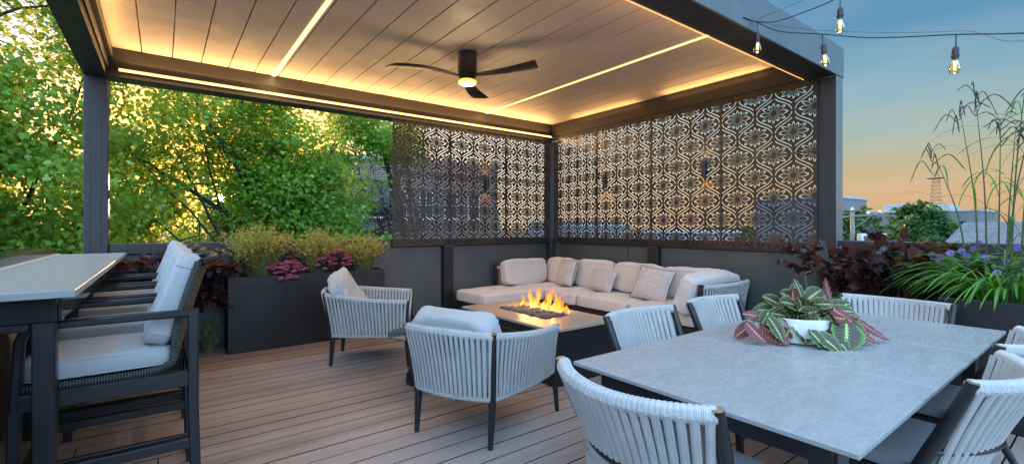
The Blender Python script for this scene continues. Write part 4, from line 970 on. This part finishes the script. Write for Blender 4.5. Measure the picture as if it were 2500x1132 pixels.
# ---------------------------------------------------------------- brick buildings behind the tree
def uvbox(mb, x0, y0, z0, x1, y1, z1):
    V = [(x, y, z) for x in (x0, x1) for y in (y0, y1) for z in (z0, z1)]
    F = [(0, 1, 3, 2), (4, 6, 7, 5), (0, 4, 5, 1), (2, 3, 7, 6), (0, 2, 6, 4), (1, 5, 7, 3)]
    U = []
    for i, f in enumerate(F): U.append([((V[a][1] if i < 2 else V[a][0]), (V[a][1] if i > 3 else V[a][2])) for a in f])
    return mb.add(V, F, U)
def window(par, x, z, w, h, y, frame_m, loc):
    m = MB(); t_ = .06
    box(m, x-w/2, y-.10, z-h/2, x-w/2+t_, y-.012, z+h/2, .005); box(m, x+w/2-t_, y-.10, z-h/2, x+w/2, y-.012, z+h/2, .005); box(m, x-w/2+t_, y-.10, z+h/2-t_, x+w/2-t_, y-.012, z+h/2, .005); box(m, x-w/2+t_, y-.10, z-h/2, x+w/2-t_, y-.012, z-h/2+t_, .005); box(m, x-.02, y-.09, z-h/2+t_, x+.02, y-.02, z+h/2-t_, .003); box(m, x-w/2+t_, y-.088, z-.02, x-.021, y-.022, z+.02, .003); box(m, x+.021, y-.088, z-.02, x+w/2-t_, y-.022, z+.02, .003)
    o = m.build('window', frame_m, par); o.location = loc
    m = MB(); box(m, x-w/2+t_+.001, y-.05, z-h/2+t_+.001, x+w/2-t_-.001, y-.03, z+h/2-t_-.001, .002); m.build('pane', M['win'], o)
    m = MB(); box(m, x-w/2-.08, y-.16, z-h/2-.10, x+w/2+.08, y-.012, z-h/2-.005, .008); m.build('sill', M['white'], o)
b1 = thing('brick_building', 'dark purple brown brick building with black windows behind the maple', 'building', (3.3, 15, -9)); lc = (-3.3, -15, 9)
m = MB(); uvbox(m, .2, 15, -9, 3.35, 22, 4.55); o = m.build('wall', M['brick_dark'], b1, False); o.location = lc
m = MB(); box(m, .15, 14.93, 4.45, 3.42, 22.1, 4.62, .02); o = m.build('coping', M['bldg_pale'], b1); o.location = lc
for x, z in ((1.32, 2.72), (2.72, 2.72), (1.32, -.9), (2.72, -.9)): window(b1, x, z, .95, 1.7, 15, M['black'], lc)
m = MB(); box(m, .42, 14.94, 1.9, .80, 14.995, 3.5, .01); o = m.build('shutter', M['cream'], b1); o.location = lc
m = MB(); box(m, .5, 14.1, 1.15, 4.2, 14.92, 1.3, .02); o = m.build('balcony', M['dark_metal'], b1); o.location = lc
m = MB()
for k in range(38): box(m, .55+k*.097, 14.12, 1.3, .57+k*.097, 14.14, 2.15, .003)
box(m, .5, 14.1, 2.15, 4.2, 14.16, 2.2, .004); o = m.build('railing', M['black'], b1); o.location = lc
b2 = thing('brick_building', 'paler red brick building with pink gable at the edge of the screen', 'building', (6, 18, -9)); lc = (-6, -18, 9)
m = MB(); uvbox(m, 3.75, 18, -9, 11.5, 24, 5.2); o = m.build('wall', M['brick_pink'], b2, False); o.location = lc
m = MB(); sweep(m, [(3.9, 17.96, 5.55), (3.9, 24, 5.55)], [(-.35, -.35), (.35, -.35), (1.6, .5), (1.6, .7)], up=(0, 0, 1)); box(m, 3.7, 17.93, 5.0, 11.6, 24.1, 5.25, .02); o = m.build('coping', M['cream'], b2); o.location = lc
for x in (4.9, 6.5, 8.1, 9.7):
    for z in (2.6, -.4): window(b2, x, z, .85, 1.5, 18, M['white'], lc)

# ---------------------------------------------------------------- city beyond the right wall
def block(label, x0, y0, x1, y1, z1, mat, boxes=(), wins=()):
    cx, cy = (x0+x1)/2, (y0+y1)/2; t = thing('building', label, 'building', (cx, cy, -9)); L = (-cx, -cy, 9)
    o = box(MB(), x0, y0, -9, x1, y1, z1, .05).build('wall', mat, t); o.location = L
    o = box(MB(), x0-.1, y0-.1, z1+.002, x1+.1, y1+.1, z1+.35, .03).build('parapet', M['bldg_pale'] if mat != M['bldg_pale'] else M['white'], t); o.location = L
    for b in boxes: o = box(MB(), *b, .05).build('roof_box', M['bldg_pale'], t); o.location = L
    for b in wins: o = box(MB(), *b, .02).build('window', M['win'], t); o.location = L
    return t
block('long low grey building far off behind the round green tree', 126, 12, 150, 32, 4.6, M['bldg_grey'], [(128, 26, 134, 29, 6.4), (130, 20, 140, 24.5, 6.4)] and [(128, 23, 4.96, 134, 28, 6.5), (131, 17.5, 4.96, 142, 20.5, 6.3)], [(125.9, 24.0, 2.2, 126.02, 25.4, 3.4), (125.9, 18.0, 1.6, 126.02, 19, 2.6), (125.9, 14.0, 1.6, 126.02, 15, 2.6)]+[(125.88, 13+1.7*k, -1.4, 125.99, 13.9+1.7*k, -.2) for k in range(11)])
block('brown grey block just right of the pergola post in the distance', 62, 15.6, 72, 26, 5.0, M['bldg_grey'])
block('low building with white roof and vents beyond the utility pole', 62, 8.5, 74, 15.5, -.9, M['bldg_pale'], [(64, 11, -.55, 65.2, 12, .5), (67, 12.4, -.55, 68, 13.4, .8), (66, 9.6, -.55, 67, 10.4, .3), (70, 10, -.55, 72, 12, .2)])
t = thing('house', 'house with grey shingle roof beyond the tall grass', 'house', (38, -2.5, -9)); lc = (-38, 2.5, 9)
m = MB(); V = [(33.0, -9, -1.5), (33.0, 2.1, -1.5), (40.5, 1.0, 1.72), (40.5, -9, 1.72)]; m.add(V, [(0, 3, 2, 1)], [[(-9, 0), (-9, 8), (1, 8), (2.1, 0)]]); V = [(48, -9, -1.5), (48, 2.1, -1.5), (40.5, 1.0, 1.72), (40.5, -9, 1.72)]; m.add(V, [(0, 1, 2, 3)], [[(-9, 0), (2, 0), (1, 8), (-9, 8)]]); m.add([(33, 2.1, -1.5), (48, 2.1, -1.5), (40.5, 1.0, 1.72)], [(0, 1, 2)], [[(0, 0), (15, 0), (7, 4)]])
o = m.build('roof', M['shingle'], t, False); o.location = lc
o = box(MB(), 33.4, -8.6, -9, 47.6, 1.7, -1.55, .03).build('wall', M['cream'], t); o.location = lc
# lattice tower
t = thing('radio_tower', 'tall thin red brown lattice tower on the horizon', 'tower', (194, 31.5, -9)); m = MB(); a = 1.6; H_ = 28.3; N = 14
cr = lambda z: a*(1-.62*max(0, (z-15))/13.3) if z > 15 else a
for s in range(N):
    z0, z1 = 12+(H_-12)*s/N, 12+(H_-12)*(s+1)/N; w0, w1 = 1.6*(1-.6*s/N), 1.6*(1-.6*(s+1)/N); c0 = [(-w0, -w0), (w0, -w0), (w0, w0), (-w0, w0)]; c1 = [(-w1, -w1), (w1, -w1), (w1, w1), (-w1, w1)]
    for k in range(4):
        sweep(m, [(*c0[k], z0), (*c1[k], z1)], circ(.065, 4)); sweep(m, [(*c0[k], z0), (*c1[(k+1) % 4], z1)], circ(.04, 4)); sweep(m, [(*c0[k], z0), (*c0[(k+1) % 4], z0)], circ(.04, 4))
for k, (x, y) in enumerate(((-1.6, -1.6), (1.6, -1.6), (1.6, 1.6), (-1.6, 1.6))): sweep(m, [(x*1.4, y*1.4, 0), (x, y, 12)], circ(.1, 4))
box(m, -2, -2, 26, 2, 2, 26.2, .02); m.build('lattice', M['tower'], t)
# utility pole
t = thing('utility_pole', 'wooden utility pole with grey transformer box and cross arm', 'utility pole', (30.1, 4.62, -9)); m = MB(); sweep(m, [(0, 0, 0), (0, 0, 11.35)], circ(.14, 10), scale=[1.2, .9]); m.build('pole', M['wood_pole'], t)
m = MB(); bar(m, (-.2, .9, 11.0), (.2, -1.6, 11.2), .09, .1); bar(m, (0, 0, 10.2), (.12, -1.0, 11.1), .05, .05); m.build('cross_arm', M['wood_pole'], t)
m = MB(); lathe(m, [(0, 0), (.26, 0), (.28, .05), (.28, .8), (.24, .86), (0, .88)], (-.1, -.55, 9.1), 16); m.build('transformer', M['galv'], t)
m = MB()
for x, y, z in ((-.1, .7, 11.1), (.1, -.8, 11.2), (.15, -1.4, 11.25), (0, 0, 11.45)): lathe(m, [(0, 0), (.09, 0), (.10, .06), (.06, .12), (.08, .18), (0, .2)], (x, y, z), 10)
m.build('insulator', M['white'], t)
def far_tree(label, base, c, r_, n, size, seed, mat='far_leaf'):
    rg = np.random.default_rng(seed); t = thing('tree', label, 'tree', base, 0, None); p = unit(rg.normal(size=(n, 3))); rad = .55+.47*rg.random(n)**.6
    lump = np.array([noise.noise(Vector(q*2.2)+Vector((seed, 0, 0))) for q in p]); pos = np.array(c)+p*rad[:, None]*(1+.30*lump[:, None])*np.array(r_)
    d = unit(rg.normal(size=(n, 3))+p*.6); nn = unit(p*.9+rg.normal(size=(n, 3))*.5+np.array([0, 0, .4])); V, Fc = oval_t(.8); tone = np.clip(.5+.9*np.array([noise.noise(Vector(q*6)) for q in p])+rg.normal(size=n)*.15, .01, .99)
    batch('foliage', V, Fc, None, frames(d, nn)*(size*(.6+.8*rg.random(n)))[:, None, None], pos-np.array(base), M[mat], t, uvrand=np.stack([tone, tone], 1))
    m = MB(); sweep(m, [(0, 0, 0), (0, .1, c[2]-base[2]-r_[2]*.2)], circ(.22, 8), scale=[1.3, .7]); m.build('trunk', M['bark'], t)
far_tree('round dense green tree in front of the long grey building', (53.1, 6.1, -9), (53.1, 6.0, -.6), (2.6, 2.6, 4.0), 9000, .42, 21)
far_tree('darker green tree behind the utility pole beside the pergola post', (42.6, 8.4, -9), (42.5, 8.4, -.6), (2.3, 2.3, 3.4), 6000, .38, 22)
far_tree('low tree clump behind the shingle roof on the horizon', (95, -4, -9), (95, -4, -1), (6, 6, 4.4), 4000, .8, 23)
rg = np.random.default_rng(5)
for k, (x, y) in enumerate(((220, 60), (250, 20), (230, -20), (210, -60), (260, 95), (240, 130), (150, 45), (170, 75))):
    far_tree('distant tree %s' % ('left behind the right screen' if y > 40 else 'on the skyline'), (x, y, -9), (x, y, -4.5), (11, 14, 5.2), 1500, 2.2, 40+k)
for o in [q for q in bpy.data.objects if q.get('label', '').startswith('distant tree')]: o['group'] = 'distant trees on the skyline'
for k, (x, y, w_, d_, z) in enumerate(((40, 40, 12, 10, 1.5), (28, 55, 10, 10, 3.5), (60, 60, 14, 14, 2.2), (24, 22, 8, 8, -.5), (45, 24, 9, 8, .6))):
    block(('pale flat roofed block', 'tall pale block', 'wide grey block', 'low near block', 'small grey block')[k]+' seen only through the cuts of the right screen', x, y, x+w_, y+d_, z, M['bldg_pale'] if k != 2 else M['bldg_grey'])

# ---------------------------------------------------------------- planting on the deck
def shrub(name, label, base, n, h, spread, mat, tmpl, lsz, nl, seed, cat, group=None, stem=M['twig'], droop=.0, box_=None, up=1.0, along=(.25, 1), leaf_out=.8, sr=.0022):
    """stems fanning from the base carrying leaves: > stems, foliage"""
    rg = np.random.default_rng(seed); t = thing(name, label, cat, base, 0, group); m = MB(); pos = []; dr = []; nm = []
    for k in range(n):
        a = rg.random()*2*PI; rr = rg.random()**.5; bx, by = (box_ or (.08, .08)); p0 = Vector((math.cos(a)*rr*bx, math.sin(a)*rr*by, 0)); hh = h*(.62+.4*rg.random())*(1-.25*rr)
        out = Vector((math.cos(a)*rr*spread[0], math.sin(a)*rr*spread[1], hh*up)); p1 = p0+out; mid = p0+Vector((out.x*.30, out.y*.30, hh*.62*up)); end = p1-Vector((0, 0, droop*rr*h)); P_ = bez([p0, mid, end], 8)
        sweep(m, P_, circ(sr, 3), scale=[1-.08*i for i in range(9)], caps=False)
        for q in range(nl):
            s = along[0]+(along[1]-along[0])*rg.random(); c = at(P_, s); t1 = (at(P_, min(1, s+.05))-at(P_, max(0, s-.05))).normalized(); o_ = Vector(rg.normal(size=3)).normalized()
            pos.append(c); dr.append((t1*(1-leaf_out*.5)+o_*leaf_out)); nm.append(Vector(rg.normal(size=3))*.5+Vector((0, 0, 1)))
    m.build('stems', stem, t); pos = np.array([p[:] for p in pos]); V, Fc = tmpl; N = len(pos)
    tone = np.clip(rg.random(N)*.7+.3*(pos[:, 2]/h), .01, .99)
    batch('foliage', V, Fc, None, frames(np.array([d[:] for d in dr]), np.array([d[:] for d in nm]))*(lsz*(.6+.7*rg.random(N)))[:, None, None], pos, M[mat], t, uvrand=np.stack([tone, tone], 1)); return t
GG = 'golden shrubs in the long planter'
shrub('golden_shrub', 'feathery golden shrub at the left end of the long planter', (-4.62, -.18, .77), 300, .70, (.30, .20), 'gold_leaf', oval_t(.30), .030, 26, 1, 'shrub', GG, M['straw2'] if 'straw2' in M else M['twig_green'], box_=(.11, .06), sr=.0016)
shrub('golden_shrub', 'feathery golden shrub in the middle of the long planter', (-3.96, -.17, .77), 250, .64, (.27, .20), 'gold_leaf', oval_t(.30), .030, 26, 2, 'shrub', GG, M['twig_green'], box_=(.10, .06), sr=.0016)
shrub('golden_shrub', 'feathery golden shrub at the right end of the long planter', (-3.42, -.17, .77), 200, .55, (.27, .18), 'gold_leaf', oval_t(.30), .030, 26, 3, 'shrub', GG, M['twig_green'], box_=(.09, .06), sr=.0016)
def sedum(label, base, n, sx, sy, h, seed, hang=0.0):
    rg = np.random.default_rng(seed); t = thing('sedum_plant', label, 'flowering plant', base, 0, 'pink flowering plants in the long planter'); m = MB(); P = []; heads = []; lp = []; ld = []
    for k in range(n):
        a = rg.random()*2*PI; rr = rg.random()**.5; x, y = math.cos(a)*rr*sx, math.sin(a)*rr*sy; z = h*(1-.55*rr*rr)*(.8+.3*rg.random())-hang*max(0, -y/sy)*rr
        e = Vector((x, y, z)); sweep(m, bez([(x*.2, y*.2, 0), (x*.7, y*.6, z*.6+.03), e], 6), circ(.003, 4), caps=False); heads.append(e)
        for q in range(9):
            s = .3+.65*rg.random(); c = Vector((x*.25, y*.25, 0)).lerp(e, s); lp.append(c); ld.append(Vector(rg.normal(size=3))+Vector((0, 0, .3)))
    m.build('stems', M['twig'], t)
    V, Fc = oval_t(.7); lp = np.array([p[:] for p in lp]); N = len(lp); batch('foliage', V, Fc, None, frames(np.array([d[:] for d in ld]), unit(rg.normal(size=(N, 3))*.5+np.array([0, 0, 1])))*.042, lp, M['sedum_leaf'], t)
    # florets: small faceted balls packed into flat heads
    bm = bmesh.new(); bmesh.ops.create_icosphere(bm, subdivisions=1, radius=1); TV = [v.co[:] for v in bm.verts]; TF = [tuple(v.index for v in f.verts) for f in bm.faces]; bm.free()
    pp = []; tn = []
    for e in heads:
        R_ = .024+.020*rg.random(); tone = rg.random()*.6
        for q in range(48):
            a = rg.random()*2*PI; r2 = rg.random()**.5*R_; pp.append((e.x+math.cos(a)*r2, e.y+math.sin(a)*r2, e.z+.012*(1-(r2/R_)**2)+rg.normal()*.003)); tn.append(min(.99, tone+.4*rg.random()))
    pp = np.array(pp); N = len(pp); batch('flowers', TV, TF, None, np.eye(3)[None]*(.0038+.003*rg.random(N))[:, None, None], pp, M['pink'], t, uvrand=np.stack([tn, tn], 1))
sedum('low pink flowering plant spilling over the planter front, left of the middle', (-4.36, -.29, .80), 64, .21, .12, .18, 5, .12)
sedum('taller pink flowering plant spilling over the planter front, nearer the armchair', (-3.82, -.27, .82), 70, .22, .13, .27, 6, .06)
sedum('small pink flower stalk rising between two golden shrubs', (-4.28, -.16, .85), 8, .05, .05, .32, 7)
V_ = lobed_t()
shrub('purple_bush', 'dark purple leaved bush beside the pergola post behind the dining table', (-.36, -4.82, .66), 80, .70, (.50, .58), 'purple_leaf', V_, .095, 26, 8, 'bush', None, M['twig'], box_=(.15, .30), along=(.2, 1), sr=.005)
shrub('purple_bush', 'trailing dark purple bush between the bar stools and the long planter', (-5.32, -.22, .72), 46, .40, (.50, .28), 'purple_leaf', V_, .085, 20, 9, 'bush', None, M['twig'], box_=(.22, .08), along=(.2, 1), sr=.004)
shrub('purple_bush', 'hanging purple leaved branch beside the left side of the long planter', (-5.10, -.26, .55), 16, .30, (.16, .14), 'purple_leaf', V_, .08, 16, 19, 'bush', None, M['twig'], box_=(.05, .05), droop=.9, sr=.003)
shrub('silver_plant', 'small silver green plant low against the wall beside the long planter', (-5.10, -.12, .0), 40, .42, (.10, .08), 'silver_leaf', oval_t(.35), .024, 26, 10, 'plant', None, M['twig_green'], box_=(.04, .03), sr=.0014)
shrub('silver_plant', 'small silver green sprigs below the purple bush behind the far chair', (-.66, -5.0, .60), 18, .22, (.16, .30), 'silver_leaf', oval_t(.35), .03, 12, 11, 'plant', None, M['twig_green'], box_=(.06, .26), sr=.0016)
# ornamental grass at the right edge
def blade(mb, p0, dirv, L, w, bend, seed, n=14, tw=0.0):
    d = Vector(dirv).normalized(); P = [Vector(p0)]; cur = Vector((d.x*.25, d.y*.25, 1)).normalized(); st_ = L/n
    for i in range(n):
        cur = (cur+Vector((d.x, d.y, -1.15))*bend*(i/n+.1)).normalized(); P.append(P[-1]+cur*st_)
    sd = Vector((-d.y, d.x, 0)); V = []; F = []; U = []
    for i, p in enumerate(P):
        s = i/n; ww = w*(math.sin(PI*min(1, .18+.82*(1-s)))**.6)*(1 if s < .9 else (1-s)*10+.05)/1; V += [p-sd*ww/2, p+Vector((0, 0, -ww*.15)), p+sd*ww/2]
    u = random.random()
    for i in range(n):
        a = i*3; F += [(a, a+1, a+4, a+3), (a+1, a+2, a+5, a+4)]; U += [[(u, .5)]*4]*2
    mb.add([tuple(v) for v in V], F, U)
random.seed(21)
GT = thing('ornamental_grass', 'tall ornamental grass with seed heads standing against the sky', 'grass plant', (-.68, -5.61, .80)); m = MB(); ms = MB(); mh = MB()
culms = [(-.02, .14, .10, .12, 1.50), (.0, .10, .05, .07, 1.60), (.03, .05, -.02, -.02, 1.35), (-.04, -.02, .0, -.10, 1.85), (.02, -.06, .02, -.14, 1.75), (0, -.10, -.02, -.10, 1.5), (.04, .02, .06, -.20, 1.65), (-.03, -.14, .05, -.22, 1.60), (.0, .20, .08, .22, 1.20), (.05, -.2, 0, -.16, 1.4), (-.06, .0, -.06, -.06, 1.3)]
for k, (x, y, ex, ey, h) in enumerate(culms):
    P_ = bez([(x, y, 0), (x*.9+ex*.2, y*.9+ey*.3, h*.5), (x+ex, y+ey, h)], 18); sweep(ms, P_, circ(.0075, 6), scale=[1-.045*i for i in range(19)])
    for q in range(5):
        s = .12+.15*q; c = at(P_, s); a = random.random()*2*PI; blade(m, c, (math.cos(a)*.6, math.sin(a), 0), random.uniform(.34, .66), .013, random.uniform(.16, .36), k)
    top = P_[-1]
    for q in range(7):
        a = random.random()*2*PI; d = Vector((math.cos(a)*.5, math.sin(a)-.25, .9 if q % 2 else .25)).normalized(); L = random.uniform(.12, .22); pp = [top-Vector((0, 0, .02+.03*q)), top+d*L*.5+Vector((0, 0, -.02*q)), top+d*L+Vector((0, 0, -.08-.04*q))]
        sweep(mh, bez(pp, 8), circ(.0030, 4), scale=[1, 1.3, .9, 1.4, 1, 1.4, 1, 1.2, .4])
ms.build('stems', M['straw'], GT); m.build('blades', M['grass_leaf'], GT); mh.build('seed_heads', M['seed'], GT)
def grass(label, base, n, L, seed, spr=(.2, .3), w=.013, bend=(.15, .45)):
    random.seed(seed); t = thing('grass_clump', label, 'grass plant', base); m = MB()
    for k in range(n):
        a = random.random()*2*PI; r_ = random.random()**.5; blade(m, (math.cos(a)*r_*spr[0], math.sin(a)*r_*spr[1], 0), (math.cos(a), math.sin(a), 0), L*random.uniform(.6, 1.15), w*random.uniform(.7, 1.2), random.uniform(*bend), k)
    m.build('blades', M['grass_leaf'], t); return t
grass('bright green arching grass spilling over the planter rim, in front', (-.72, -5.62, .80), 260, .62, 31, (.16, .30))
grass('bright green arching grass behind the violet flowers, by the wall', (-.42, -5.85, .80), 240, .62, 32, (.14, .42))
grass('darker green arching grass filling the planter beyond the frame', (-.66, -6.3, .80), 160, .6, 33, (.2, .35))
# violets: trumpet flowers on leafy stems
def violets(base, pts):
    t = thing('violet_flower_plant', 'violet flowers on leafy green stems among the grass', 'flowering plant', base); ms = MB(); fl = MB(); lp = []; ld = []
    for (x, y, z) in pts:
        e = Vector((x-base[0], y-base[1], z-base[2])); P_ = bez([(e.x*.4, e.y*.5, 0), (e.x*.8, e.y*.85, e.z*.6), e], 8); sweep(ms, P_, circ(.003, 4))
        for q in range(14): c = at(P_, .2+.75*random.random()); lp.append(c[:]); ld.append((random.gauss(0, 1), random.gauss(0, 1), .5))
        d = Vector((-1+random.uniform(-.4, .4), random.uniform(-.7, .5), random.uniform(.0, .6))).normalized(); u = d.cross(Vector((0, 0, 1))).normalized(); v = u.cross(d)
        V = [tuple(e-d*.012)]; F = []; U = []; tone = random.random(); fl = MB()
        for k in range(25):
            a = 2*PI*k/25; r_ = .025*(.72+.28*abs(math.cos(a*2.5))**.7); V.append(tuple(e+(u*math.cos(a)+v*math.sin(a))*r_+d*.006*math.sin(a*5)))
        for k in range(25): F.append((0, 1+k, 1+(k+1) % 25)); U.append([(tone, 0)]*3)
        fl.add(V, F, U); fl.build('flower', M['violet'], t)
    ms.build('stems', M['twig_green'], t); V, Fc = oval_t(.32); N = len(lp); batch('foliage', V, Fc, None, frames(np.array(ld), unit(rng.normal(size=(N, 3))*.4+np.array([0, 0, 1])))*.085, np.array(lp), M['grass_leaf'], t)
violets((-.75, -5.52, .80), [(-.8, -5.28, 1.14), (-.78, -5.33, 1.175), (-.7, -5.38, 1.19), (-.72, -5.40, 1.10), (-.78, -5.42, 1.16), (-.66, -5.44, 1.21), (-.7, -5.50, 1.15), (-.8, -5.52, 1.15), (-.86, -5.50, .98), (-.82, -5.58, 1.05), (-.6, -5.46, 1.25), (-.6, -5.66, 1.22), (-.7, -5.62, 1.12)])

# ---------------------------------------------------------------- potted prayer plant on the table
PPL = thing('potted_plant', 'prayer plant with red veined green leaves in a whitewashed round pot', 'potted plant', (-2.63, -5.02, .7405))
m = MB(); lathe(m, [(0, 0), (.165, 0), (.185, .01), (.20, .05), (.205, .10), (.198, .135), (.185, .137), (.182, .12), (.175, .10), (0, .10)], n=48, sx=1, sy=.88)
o = m.build('pot', M['pot'], PPL)
m = MB(); lathe(m, [(0, .108), (.172, .104)], n=24, sy=.88); m.build('soil', M['soil'], PPL)
RV = Vector((math.sin(R(53.03)), -math.cos(R(53.03)), 0)); FV = Vector((math.cos(R(53.03)), math.sin(R(53.03)), 0))
def mleaf(mb, base, tip, nrm, wd, curl=.12, fold=.18):
    """leaf from base to tip; nrm is the side showing its green face"""
    b = Vector(base); t = Vector(tip); ax = t-b; L = ax.length; ax.normalize(); n_ = Vector(nrm); n_ = (n_-ax*n_.dot(ax)).normalized(); s = ax.cross(n_).normalized(); V = []; F = []; U = []; N = 12; K = 8
    for i in range(N+1):
        v = i/N; hw = wd/2*max(.0, math.sin(PI*v**.82))**.62*(1 if v > .02 else 0)
        for k in range(K+1):
            u = -1+2*k/K; p = b+ax*L*v+s*hw*u+n_*(-curl*L*(v-.35)**2*1.2+curl*L*.15+fold*hw*(abs(u)**1.5)-.004*math.sin(v*26-abs(u)*5)*abs(u)); V.append(tuple(p))
    for i in range(N):
        for k in range(K):
            a = i*(K+1)+k; F.append((a, a+1, a+K+2, a+K+1)); U.append([((k)/K, i/N), ((k+1)/K, i/N), ((k+1)/K, (i+1)/N), (k/K, (i+1)/N)])
    mb.add(V, F, U)
lf = MB(); stp = MB(); C0 = Vector((0, 0, .11))
def W(px, py, dd=0.0):
    """a place on the plant, in its own right/up/forward terms: cm right of the pot centre, cm above the table, cm away"""
    return RV*px/100+FV*dd/100+Vector((0, 0, py/100))
# (base right, up, away ; tip right, up, away ; width ; face 1 green to viewer, 0 underside)
LV = [(1, 15, -14, 2, 6, -20, 7, 1), (6, 16, -13, 9, 9, -20, 6, 1), (-3, 21, 0, -14, 27, -6, 7, 1), (4, 22, 0, 14, 28, 2, 7, 1), (0, 20, 4, 2, 31, 8, 6, 1), (9, 19, 4, 21, 26, 6, 6, 0), (-9, 18, 2, -20, 24, 2, 6, 1), (13, 16, 0, 25, 21, -6, 6.5, 1), (-14, 15, 0, -25, 17, -2, 6, 1), (19, 14, 0, 33, 12, 0, 6, 0), (-18, 13, -2, -31, 13, 4, 5.5, 0), (12, 20, -6, 18, 12, -16, 6.5, 0), (22, 12, -8, 26, 1, -14, 6.5, 1), (-9, 13, -12, -8, 2, -19, 8.5, 1), (-2, 14, -12, 3, 3, -16, 6.5, 1), (14, 13, -17, 8, -.0, -25, 12, 1), (5, 6, -20, 9, -2+1.2, -26, 6, 1), (-3, 7, -19, 4, -.2, -27, 7, 1), (-7, 9, -19, -2, .6, -25, 5.5, 1), (2, 8, -17, 9, 6, -20, 5, 1),
      (-12, 14, -8, -22, 16, -6, 6, 1), (-10, 15, -6, -14, 20, -10, 7.5, 1), (-6, 14, -8, 5, 18, -10, 6.5, 1), (-13, 11, -10, -18, 13, -16, 6, 0), (-14, 9, -14, -17, 4, -15, 5.5, 0), (-4, 18, -2, -7, 29, -4, 8.8, 0), (2, 20, 0, -2, 34, 2, 3.4, 1), (15, 22, -4, 11, 35, -4, 3.6, 0),
      (16, 14, -14, 4, 16, -20, 7, 0), (12, 17, -6, 24, 17, -10, 5.5, 1), (8, 22, 2, 24, 18, 0, 5.5, 1), (17, 14, -8, 25, 2.5, -16, 7.5, 0), (22, 15, -4, 31, 4, -10, 6, 0), (27, 13, -6, 42, .8, -10, 3.4, 0), (20, 11, -10, 30, .8, -18, 3, 0), (18, 8, -13, 20, .9, -18, 5.5, 1),
      (-24, 15, -10, -19, 2, -18, 5.5, 1), (-30, 10, -6, -38, 1, -2, 5.5, 0), (-36, 12, -10, -28, 1.2, -16, 5, 0), (-27, 10, -8, -17, .8, -18, 6, 0), (-22, 17, -8, -27, 10, -10, 5, 1), (0, 15, 4, -8, 20, 8, 6, 1), (6, 16, 6, 14, 20, 10, 6, 1), (-4, 12, 8, -16, 10, 14, 6, 1), (8, 12, 8, 20, 9, 16, 6, 1), (-1, 13, -4, 0, 20, -6, 5, 1), (6, 12, -8, 1, 12, -15, 6, 1), (10, 12, -2, 15, 19, -4, 5, 1), (-8, 12, 4, -16, 14, 2, 6, 1)]
random.seed(5)
for k in range(20):
    a = random.uniform(0, 6.28); r1 = random.uniform(3, 10); r2 = r1+random.uniform(7, 13); z1 = random.uniform(12, 20); LV.append((math.cos(a)*r1, z1, math.sin(a)*r1, math.cos(a)*r2*1.3, z1+random.uniform(-8, 8), math.sin(a)*r2, random.uniform(5, 7), 1 if random.random() < .75 else 0))
for q in LV:
    b = W(*q[0:3]); tp = W(*q[3:6]); ax = (tp-b).normalized(); g_ = (-FV*.8+Vector((0, 0, .6))); 
    if abs(ax.dot(g_.normalized())) > .85: g_ = -FV+RV*.3
    if q[7] == 0: g_ = -g_
    mleaf(lf, b, tp, g_, q[6]/100*1.38, curl=.16)
    sweep(stp, bez([C0+W(q[0]*.15, 0, q[2]*.15), (C0+b)/2+Vector((0, 0, .05)), b, b.lerp(tp, .05)], 10), circ(.0028, 5))
lf.build('leaf', M['maranta'], PPL); stp.build('stem', M['twig_green'], PPL)
m = MB(); sweep(m, bez([C0, W(4, 24, 0), W(3, 36, 0), W(6, 38, 0)], 14), circ(.0018, 5)); m.build('flower_stalk', M['twig_green'], PPL)

S.render.film_transparent = False
